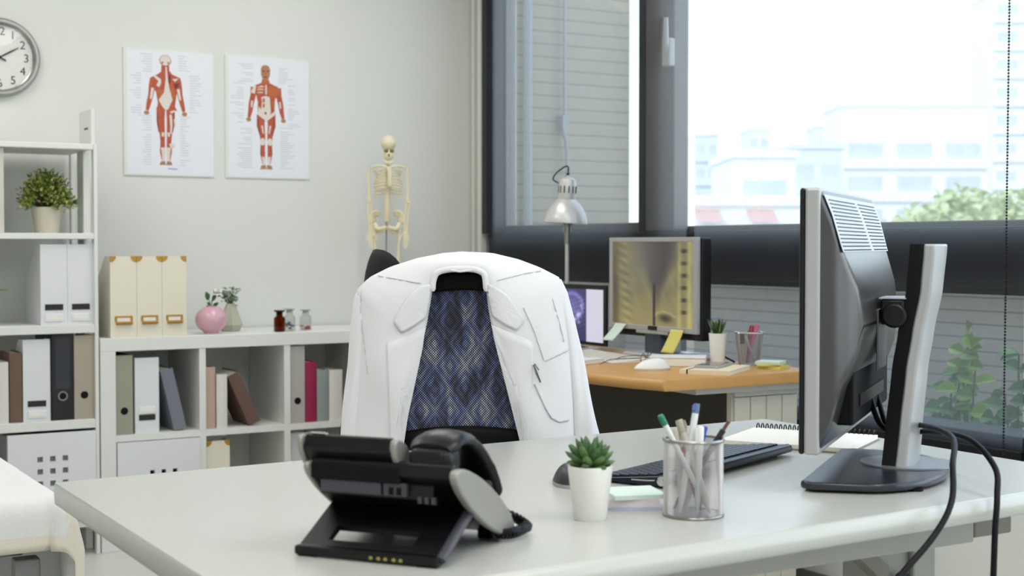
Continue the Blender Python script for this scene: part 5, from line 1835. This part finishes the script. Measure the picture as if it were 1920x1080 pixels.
MB().box((2.36, 4.0, .0), (2.42, 4.05, .695)).box((2.36, 4.05, .66), (2.86, 4.10, .695)).done('leg', BLACK, t, world=True, bevel=.003)
MB().box((2.66, 3.25, .03), (2.905, 3.275, .672)).done('end_panel', CABM, t, world=True, bevel=.003)
for k in range(4):
    x = 2.664 + k*.0605
    MB().box((x, 3.240, .035), (x+.0575, 3.25, .655)).done('panel_board', CABM, t, world=True, bevel=.002)
MB().box((2.66, 3.236, .658), (2.905, 3.25, .672)).done('top_rail', MATS['rail_grey'], t, world=True)
for x in (2.69, 2.875):
    MB().lathe([(0, 0), (.012, 0), (.012, .03), (0, .03)], c=(x, 3.2625, 0), seg=14).done('foot', BLACK, t, world=True)

# ---------------- monitor showing the spine x-ray
def picture(mb_parent, name, P0, du, dv, w, h, fn, nx, ny, m):
    """emissive screen image: a fine grid coloured per vertex"""
    mb = MB()
    g = [[mb.bm.verts.new(Vector(P0)+Vector(du)*(w*i/nx)+Vector(dv)*(h*j/ny)) for i in range(nx+1)] for j in range(ny+1)]
    lay_ = mb.bm.loops.layers.float_color.new('picture')
    for j in range(ny):
        for i in range(nx):
            f = mb.bm.faces.new([g[j][i], g[j][i+1], g[j+1][i+1], g[j+1][i]])
            for lp, (a, b) in zip(f.loops, ((i, j), (i+1, j), (i+1, j+1), (i, j+1))):
                r_, g_, b_ = fn(a/nx, b/ny)
                lp[lay_] = (lin(max(0, min(255, r_))), lin(max(0, min(255, g_))), lin(max(0, min(255, b_))), 1)
    return mb.done(name, m, mb_parent, recalc=False)
def noise2(x, y):
    return (math.sin(x*12.9+y*4.1)+math.sin(x*5.3-y*9.7+1.3)+math.sin(x*23.1+y*17.7+.7)*.6)/2.6
def sstep(a, b, x):
    t_ = max(0, min(1, (x-a)/(b-a)))
    return t_*t_*(3-2*t_)
def xray(u, v):
    """u left to right, v bottom to top: two olive spine films and a dark wedge between"""
    base = Vector((126, 120, 86)) + Vector((22, 19, 0))*noise2(u*3, v*2)*.5
    low = sstep(.42, .05, v)
    base = base.lerp(Vector((150, 138, 92)), low*.8)
    # left column of vertebrae, slanting
    cx = .12 + .07*(1-v)
    d_ = abs(u-cx)
    seg = .5+.5*math.sin(v*58 + (u-cx)*26)
    base += Vector((34, 34, 24))*(math.exp(-(d_/.07)**2)*(seg-.45))
    base -= Vector((50, 50, 34))*math.exp(-((u-.03)/.05)**2)*(1-v*.5)
    # dark wedge
    cxw = .56
    hw = .015 + .165*sstep(.28, 1.0, v)
    dk = sstep(hw*1.75+.05, hw*.55, abs(u-cxw))
    dk = max(dk*sstep(.12, .6, v), 1.0 if abs(u-.528) < .018 and v < .55 else 0)
    base = base.lerp(Vector((62, 56, 62)), dk*.93)
    g2 = math.exp(-((u-.36)/.2)**2)*sstep(.25, .75, v)
    base = base.lerp(Vector((112, 112, 104)), g2*.6)
    if abs(u-.528) < .016 and v < .5:
        base = Vector((50, 46, 50))
    # right column
    cx = .885
    d_ = abs(u-cx)
    sg = math.sin(v*44)
    base += Vector((30, 32, 16))*math.exp(-((abs(u-cx)-.055)/.022)**2)
    base -= Vector((74, 70, 48))*math.exp(-(d_/.035)**2)*sstep(.2, .9, sg)*sstep(.05, .12, v)
    base += Vector((22, 22, 10))*math.exp(-((u-.97)/.03)**2)
    # dark lens low at the right
    e_ = ((u-.665)/.085)**2 + ((v-.095+.12*(u-.665))/.05)**2
    base -= Vector((92, 84, 50))*math.exp(-e_*1.2)
    base += Vector((26, 26, 20))*math.exp(-((e_-2.2)/.8)**2)*(1 if v > .1 else 0)
    n_ = noise2(u*17+3, v*19)*5
    return (base.x+n_, base.y+n_, base.z+n_*.6)
SCR = vcol_screen('lit_screen', .9)
t = thing('monitor', 'silver framed monitor showing an olive spine x-ray on the oak desk', 'monitor', (2.75, 3.76, DZ))
zt0 = 1.126-DZ
def fr_(y0, y1, z0, z1, x0, x1):
    return (x0, y0-3.76, z0-DZ), (x1, y1-3.76, z1-DZ)
mb = MB()
for (y0, y1, z0, z1) in ((3.520, 3.542, .822, 1.126), (3.984, 4.001, .822, 1.126), (3.542, 3.984, 1.111, 1.126), (3.542, 3.984, .822, .839)):
    a, b = fr_(y0, y1, z0, z1, -.010, .004)
    mb.box(a, b)
a, b = fr_(3.67, 3.845, .812, .822, -.010, .0)
mb.box(a, b)
mb.done('bezel', SILVER, t, bevel=.002)
a, b = fr_(3.515, 4.001, .800, 1.124, .004, .045)
MB().box(a, b).done('housing', BLACK, t, bevel=.006)
picture(t, 'screen', (-.0045, 3.984-3.76, .839-DZ), (0, -1, 0), (0, 0, 1), .442, .272, xray, 150, 100, SCR)
a, b = fr_(3.728, 3.775, .825, .838, -.012, -.009)
MB().box(a, b).done('badge', BLACK, t)
MB().box((.045, -.05, .02), (.075, .05, .25)).done('stand_neck', mat('stand_silver', (196, 198, 202), .35, .3), t, bevel=.004)
MB().box((.0, -.04, .018), (.046, .05, .12)).done('stand_pillar', mat('stand_dark_blue', (52, 62, 80), .4), t, bevel=.004)
slab(MB(), round_outline([(-.03, -.14), (.15, -.14), (.15, .14), (-.03, .14)], (.02,)*4), .0, .018, nose=.004).done('stand_base', MATS['stand_silver'], t, smooth=True)
def memo(label, y, z, m, tilt, twist, s=.07, h=.085, x=2.738):
    """a note stuck to the monitor's lower rim, its free end curling out"""
    t = thing('memo_note', label, 'sticky note', (x, y, z), 0)
    MB().grid(lambda u, v: (-.003-.02*v**1.5*tilt, s*(.5-u)+twist*v, -h*v), 6, 10).done('paper', m, t, smooth=True, solid=.0006)
memo('pale mint sticky note hanging from the lower left of the x-ray monitor', 3.924, .838, MINT, 1.2, .047, s=.062, h=.058)
memo('yellow sticky note hanging from the lower right of the x-ray monitor', 3.613, .833, YELN, 1.0, .028, s=.066, h=.075)
tag(MB().tube(smooth_path([(2.79, 3.53, .83), (2.80, 3.505, .79), (2.83, 3.50, .755), (2.86, 3.48, .7345)], 14), .003, 8).done('monitor_cable', CABLE, smooth=True), 'thin black cable below the right corner of the x-ray monitor', 'cable')

# laptop with the skull x-ray
t = thing('laptop', 'open laptop showing a skull x-ray, left of the spine monitor', 'laptop', (2.62, 4.275, DZ))
MB().box((-.10, -.18, .006), (.15, .18, .016)).done('base', SILVER, t, bevel=.004)
mb = MB()
for r_ in range(5):
    for k in range(13):
        mb.box((-.02+r_*.028, -.158+k*.0245, .016), (.003+r_*.028, -.137+k*.0245, .018))
mb.done('keys', KEYM, t)['kind'] = 'stuff'
mb = MB()
for x, y in ((-.08, -.15), (-.08, .15), (.13, -.15), (.13, .15)):
    mb.lathe([(0, 0), (.008, 0), (.008, .006), (0, .006)], c=(x, y, 0), seg=10)
mb.done('rubber_foot', BLACK_MATT, t)
lidz0, lidz1 = .024, .231
LX = .162
MB().box((LX, -.198, .018), (LX+.008, .198, lidz1)).done('lid', BLACK, t, bevel=.003)
def skull_x(u, v):
    if u > .71:
        return (214, 212, 228)
    x = (u-.44)/.34; y = (v-.52)/.5
    b = Vector((58, 58, 104))
    r_ = math.sqrt(x*x*1.1+(y-.28)**2*1.5)
    b += Vector((62, 58, 78))*math.exp(-((r_-.62)/.10)**2) + Vector((46, 44, 58))*math.exp(-(r_/.55)**4)
    for cx, cy, s, k in ((-.05, .05, .12, 90), (.35, -.02, .10, 110), (.15, -.28, .10, 90), (-.35, -.05, .08, 80), (.5, .3, .07, 60), (.38, -.32, .08, 90), (-.2, .25, .06, 60)):
        b += Vector((k, k, k*.85))*math.exp(-((x-cx)**2+(y-cy)**2)/(s*s))
    b += Vector((26, 24, 24))*noise2(u*7, v*8)*(1 if abs(y) < .6 else .3)
    b = b.lerp(Vector((44, 46, 92)), sstep(.32, .1, v)*.8)
    b = b.lerp(Vector((24, 22, 52)), max(0, abs(x)-.75)*2 if x < 0 else 0)
    return (b.x, b.y, b.z)
picture(t, 'screen', (LX-.0012, .182, lidz0+.006), (0, -1, 0), (0, 0, 1), .360, .185, skull_x, 90, 60, SCR)
# architect lamp standing behind the laptop
LAMP = mat('lamp_silver_paint', (206, 206, 206), .35, .35, var=.01)
t = thing('desk_lamp', 'silver desk lamp with a dome shade behind the laptop', 'lamp', (2.868, 4.465, DZ), math.radians(-30.5))
MB().lathe([(0, 0), (.058, 0), (.058, .012), (.05, .018), (0, .02)], seg=36).done('base', LAMP, t, smooth=True)
MB().tube([(0, 0, .015), (0, 0, .385)], .0075, 12).done('pole', LAMP, t, smooth=True)
mb = MB().tube([(0, 0, .375), (0, 0, .47)], .0095, 12).tube([(-.012, 0, .42), (-.012, 0, .47)], .005, 8).tube([(.014, 0, .42), (.016, 0, .47)], .005, 8)
mb.done('joint', STEEL, t, smooth=True)
TL = Matrix.Rotation(math.radians(3), 4, 'Y') @ Matrix.Rotation(math.radians(0), 4, 'X')
sc_ = Vector((-.006, 0, .452))
MB().lathe([(.081, 0), (.0805, .012), (.074, .035), (.062, .058), (.046, .078), (.034, .089), (.033, .086), (.044, .076), (.060, .056), (.072, .033), (.079, .0)], c=sc_, seg=48, cap=False, M=TL).done('shade', LAMP, t, smooth=True)
neck = MB().lathe([(.031, .086), (.0325, .092), (.0325, .150), (.029, .163), (.018, .170), (.006, .171), (.006, .178), (0, .178)], c=sc_, seg=36, M=TL)
sk_ = neck.done('socket_housing', LAMP, t, smooth=True)
mb = MB()
for k in range(12):
    a = 2*PI*k/12 + .15
    p = TL @ Vector((.0326*math.cos(a), .0326*math.sin(a), .112)); q_ = TL @ Vector((.0326*math.cos(a), .0326*math.sin(a), .138))
    mb.tube([p+sc_, q_+sc_], .0024, 6)
mb.done('vent_slot', BLACK, sk_)
tp = TL @ Vector((0, 0, .176)) + sc_
MB().lathe([(0, 0), (.006, 0), (.006, .010), (0, .010)], c=tp, seg=12).tube(smooth_path([tp+Vector((0, 0, .008)), tp+Vector((.001, 0, .032)), tp+Vector((-.012, 0, .034)), tp+Vector((-.042, .01, .012)), tp+Vector((-.055, .02, -.010)), tp+Vector((-.040, .028, -.022)), tp+Vector((-.025, .02, -.03))], 30), .0028, 7).done('cord', BLACK, t, smooth=True)
MB().ball(sc_+Vector((0, 0, .045)), .022, 1, 1, 1.2).done('bulb', mat('bulb_frosted', (236, 234, 226), .4), t, smooth=True)

# small things on the oak desk
t = thing('keyboard', 'white slim keyboard in front of the x-ray monitor', 'keyboard', (2.615, 3.865, DZ), math.radians(-98))
MB().prism([(-.065, 0), (.065, 0), (.065, .014), (-.065, .006)], lambda p: (-.21, p[0], p[1]), lambda p: (.21, p[0], p[1])).done('case', PLASTIC_W, t, bevel=.002)
mb = MB()
for r_ in range(5):
    for k in range(15):
        y = -.055+r_*.0225; z = .0062+(y+.065)*.062
        mb.box((-.2+k*.0268, y, z), (-.2+k*.0268+.0235, y+.019, z+.0022))
mb.done('keys', mat('key_white', (216, 214, 206), .5, var=.01), t)['kind'] = 'stuff'
t = thing('notepad', 'white pad at the left end of the oak desk, cut by the coat', 'pad', (2.40, 3.80, DZ), math.radians(-66))
MB().box((-.13, -.08, 0), (.13, .08, .012)).done('pages', PAPER, t, bevel=.002)
MB().box((-.131, -.081, .012), (.131, .081, .0145)).done('cover', CARD_W, t)
t = thing('paper_box', 'low white box beside the white mouse', 'box', (2.665, 3.515, DZ), math.radians(-40))
MB().box((-.085, -.05, 0), (.085, .05, .024)).done('box', PAPER, t, bevel=.003)
MB().box((-.086, -.051, .024), (.086, .051, .030)).done('lid', CARD_W, t, bevel=.002)
t = thing('eyeglasses', 'thin wire eyeglasses lying beside the white keyboard', 'glasses', (2.585, 3.572, DZ), math.radians(38))
WIRE = mat('glasses_wire', (96, 88, 80), .35, .6)
for s in (-1, 1):
    MB().tube([(s*.034+.026*math.cos(a), .0, .020+.018*math.sin(a)) for a in [k*2*PI/24 for k in range(25)]], .0012, 6).done('lens_rim', WIRE, t, smooth=True)
    MB().tube(smooth_path([(s*.060, 0, .026), (s*.066, .01, .026), (s*.066, .09, .020), (s*.060, .13, .004)], 14), .0012, 6).done('temple_arm', WIRE, t, smooth=True)
MB().tube(smooth_path([(-.009, 0, .022), (0, -.003, .027), (.009, 0, .022)], 8), .0012, 6).done('bridge', WIRE, t, smooth=True)
mouse('white computer mouse on the oak desk', (2.50, 3.425, DZ), math.radians(165), PLASTIC_W, mat('mouse_base', (206, 196, 188), .5), l=.112, w=.062, h=.034)
t = thing('bound_notebook', 'cream notebook under the smartphone on the oak desk', 'notebook', (2.632, 3.29, DZ), math.radians(35))
MB().box((-.112, -.075, 0), (.112, .075, .002)).box((-.112, -.075, .0105), (.112, .075, .0125)).box((-.114, -.075, 0), (-.112, .075, .0125)).done('cover', mat('notebook_cover', (226, 214, 184), .7, var=.01), t)
MB().box((-.111, -.073, .0021), (.110, .073, .0104)).done('pages', PAPER, t)
MB().box((-.1146, .05, -.0), (.1126, .054, .0131)).done('elastic_band', BLACK_MATT, t)
t = thing('smartphone', 'dark screened smartphone lying on the cream notebook', 'phone', (2.645, 3.318, DZ+.013), math.radians(35))
MB().prism(round_outline([(-.075, -.037), (.075, -.037), (.075, .037), (-.075, .037)], (.01,)*4), lambda p: (p[0], p[1], 0), lambda p: (p[0], p[1], .007)).done('body', SILVER, t, bevel=.001)
MB().box((-.064, -.034, .007), (.064, .034, .0076)).done('screen', mat('phone_screen', (24, 26, 30), .08, spec=.8), t)
MB().lathe([(0, 0), (.005, 0), (.005, .0003), (0, .0003)], c=(.0695, 0, .0071), seg=16).done('home_button', PLASTIC_W, t)
t = thing('potted_grass', 'small spiky green plant in a white pot on the oak desk', 'plant', (2.775, 3.46, DZ))
MB().lathe([(0, 0), (.0205, 0), (.0275, .096), (.0275, .099), (.025, .099), (.023, .086), (0, .085)], seg=36).done('pot', CERAMIC_W, t, smooth=True)
MB().lathe([(0, .09), (.0245, .089)], seg=20, cap=False).done('soil', SOIL, t)
mb = MB()
for k in range(34):
    a = random.uniform(0, 2*PI); s = random.uniform(.1, .62)
    mb.leaf((.006*math.cos(a), .006*math.sin(a), .088), (math.cos(a)*s, math.sin(a)*s, 1), (math.cos(a), math.sin(a), -.2), random.uniform(.045, .064), .0065, -.06+.3*s*.6, mi=random.choice((0, 0, 1)))
mb.done('blades', [mat('grass_dark', (46, 70, 40), .5, var=.1), mat('grass_light', (104, 134, 70), .5, var=.1)], t)

# square wire pen cup
t = thing('pen_cup', 'square silver wire mesh pen cup on the oak desk', 'pen cup', (2.862, 3.415, DZ), math.radians(-30.5))
def sq(u, R):
    k = u*4 % 4
    i = int(k); f = k-i
    c_ = ((-1, -1), (1, -1), (1, 1), (-1, 1), (-1, -1))
    return (R*(c_[i][0]+(c_[i+1][0]-c_[i][0])*f), R*(c_[i][1]+(c_[i+1][1]-c_[i][1])*f))
def sqw(u, v):
    R = .0275 + .0105*v
    x, y = sq(u, R)
    return (x, y, .002+.098*v)
wire_cup(t, sqw, 64, 26, .0011, MESHM)
MB().box((-.027, -.027, .0005), (.027, .027, .002)).done('bottom', MESHM, t)
rp = round_outline([(-.040, -.040), (.040, -.040), (.040, .040), (-.040, .040)], (.008,)*4, 5)
MB().tube([(p[0], p[1], .101) for p in rp] + [(rp[0][0], rp[0][1], .101)], .0028, 8).done('rim', CHROME, t, smooth=True)
cup = Vector((2.862, 3.415, DZ))
GP = 'pens in the square mesh cup'
pen('dark topped marker upright at the left of the square cup', *inc(-.020, -.014, -.024, -.014, .104), mat('marker_barrel', (190, 176, 156), .5), mat('marker_cap', (42, 42, 38), .5), r=.0058, capl=.38, clip=False, group=GP)
pen('red pen leaning right in the square cup', *inc(-.004, .010, .012, .016, .122), mat('pen_wine', (150, 36, 64), .4), mat('pen_wine_cap', (160, 40, 60), .4), r=.005, capl=.4, group=GP)
pen('pink pen with a hooked end rightmost in the square cup', *inc(-.008, .0, .028, .010, .124), mat('pen_pink', (206, 112, 146), .4), mat('pen_rose', (196, 92, 130), .4), r=.005, capl=.35, group=GP)
pen('silver pen crossing from upper left to lower right in the square cup', *inc(.020, -.016, -.016, -.008, .092), SILVER, SILVER, r=.004, capl=.3, group=GP)
sticky_pad('pale green sticky notes on a yellow pad on the oak desk', (2.845, 3.29, DZ), math.radians(35), [(YELN, .009, .004, -.004, math.radians(-8)), (YELN, .004, -.003, .004, math.radians(14)), (mat('pale_green_note', (206, 222, 176), .8), .006, -.004, .002, 0), (MINT, .003, -.004, .002, 0)])

# ================================================================== EXAMINATION BED AT THE LEFT
t = thing('examination_bed', 'examination bed with a grey metal leg at the lower left', 'bed', (.15, 3.55, 0))
MB().box((-.42, -.70, .525), (.46, .95, .60)).done('mattress', mat('mattress_vinyl', (206, 210, 208), .5), t, bevel=.02, bseg=4)
MB().box((-.40, -.64, .485), (.44, .93, .524)).done('frame', mat('bed_frame_grey', (150, 152, 154), .45, .3), t, bevel=.005)
for x, y in ((-.36, -.66), (.44, -.66), (-.36, .90), (.44, .90)):
    MB().box((x-.024, y-.02, 0), (x+.024, y+.02, .485)).done('leg', mat('bed_leg_grey', (150, 151, 150), .45, .3), t, bevel=.003)
LINEN = mat('white_linen', (226, 226, 224), .9, var=.03, scale=160, bump=.35, bscale=260, stretch=(1, .35, 1))
HEM = mat('linen_hem', (226, 219, 204), .9, var=.03, scale=160, bump=.3, bscale=260)
t = thing('bed_sheet', 'white woven cotton sheet with cream hem over the examination bed', 'sheet', (.15, 3.55, 0))
XR, YF, ZT = .475, -.725, .615
def sheet(u, v):
    """u runs across and over the right side, v runs along and over the front end"""
    a = -0.42 + u*(XR+.42+.50)
    b = .95 - v*(.95-YF+.118)
    over_x = max(0, a-XR); over_y = max(0, YF-b)
    r = .03
    def rollover(o):
        if o <= 0: return 0, 0
        th_ = min(o/r, PI/2)
        return r*math.sin(th_), r*(1-math.cos(th_)) + max(0, o-r*PI/2)
    hx, zx = rollover(over_x); hy, zy = rollover(over_y)
    x = min(a, XR)+hx; y = max(b, YF)-hy
    drop = max(zx, zy) if not (over_x > 0 and over_y > 0) else max(zx, zy) + .25*min(zx, zy)
    if over_x > 0 and over_y > 0:
        x += .02*min(1, zx/.1); y -= .012
    fl_ = min(1, drop/.1)
    if over_x > 0:
        x += .010*fl_*math.sin(b*17) + .006*fl_*math.sin(b*41+1)
    z = ZT - drop + (.003*math.sin(a*9+b*5) if drop == 0 else 0)
    return (x, y, max(z, .06))
n_u, n_v = 110, 120
mb = MB().grid(sheet, n_u, n_v)
for f in mb.bm.faces:
    c = f.calc_center_median()
    # hem band: the last centimetres of the cloth at the front end
    f.material_index = 1 if (c.y < YF-.02 and c.z < ZT-.072 and c.x < XR+.02) or (c.y < YF-.016 and c.x >= XR+.02) else 0
mb.done('linen', [LINEN, HEM], t, smooth=True, angle=0, solid=.003)
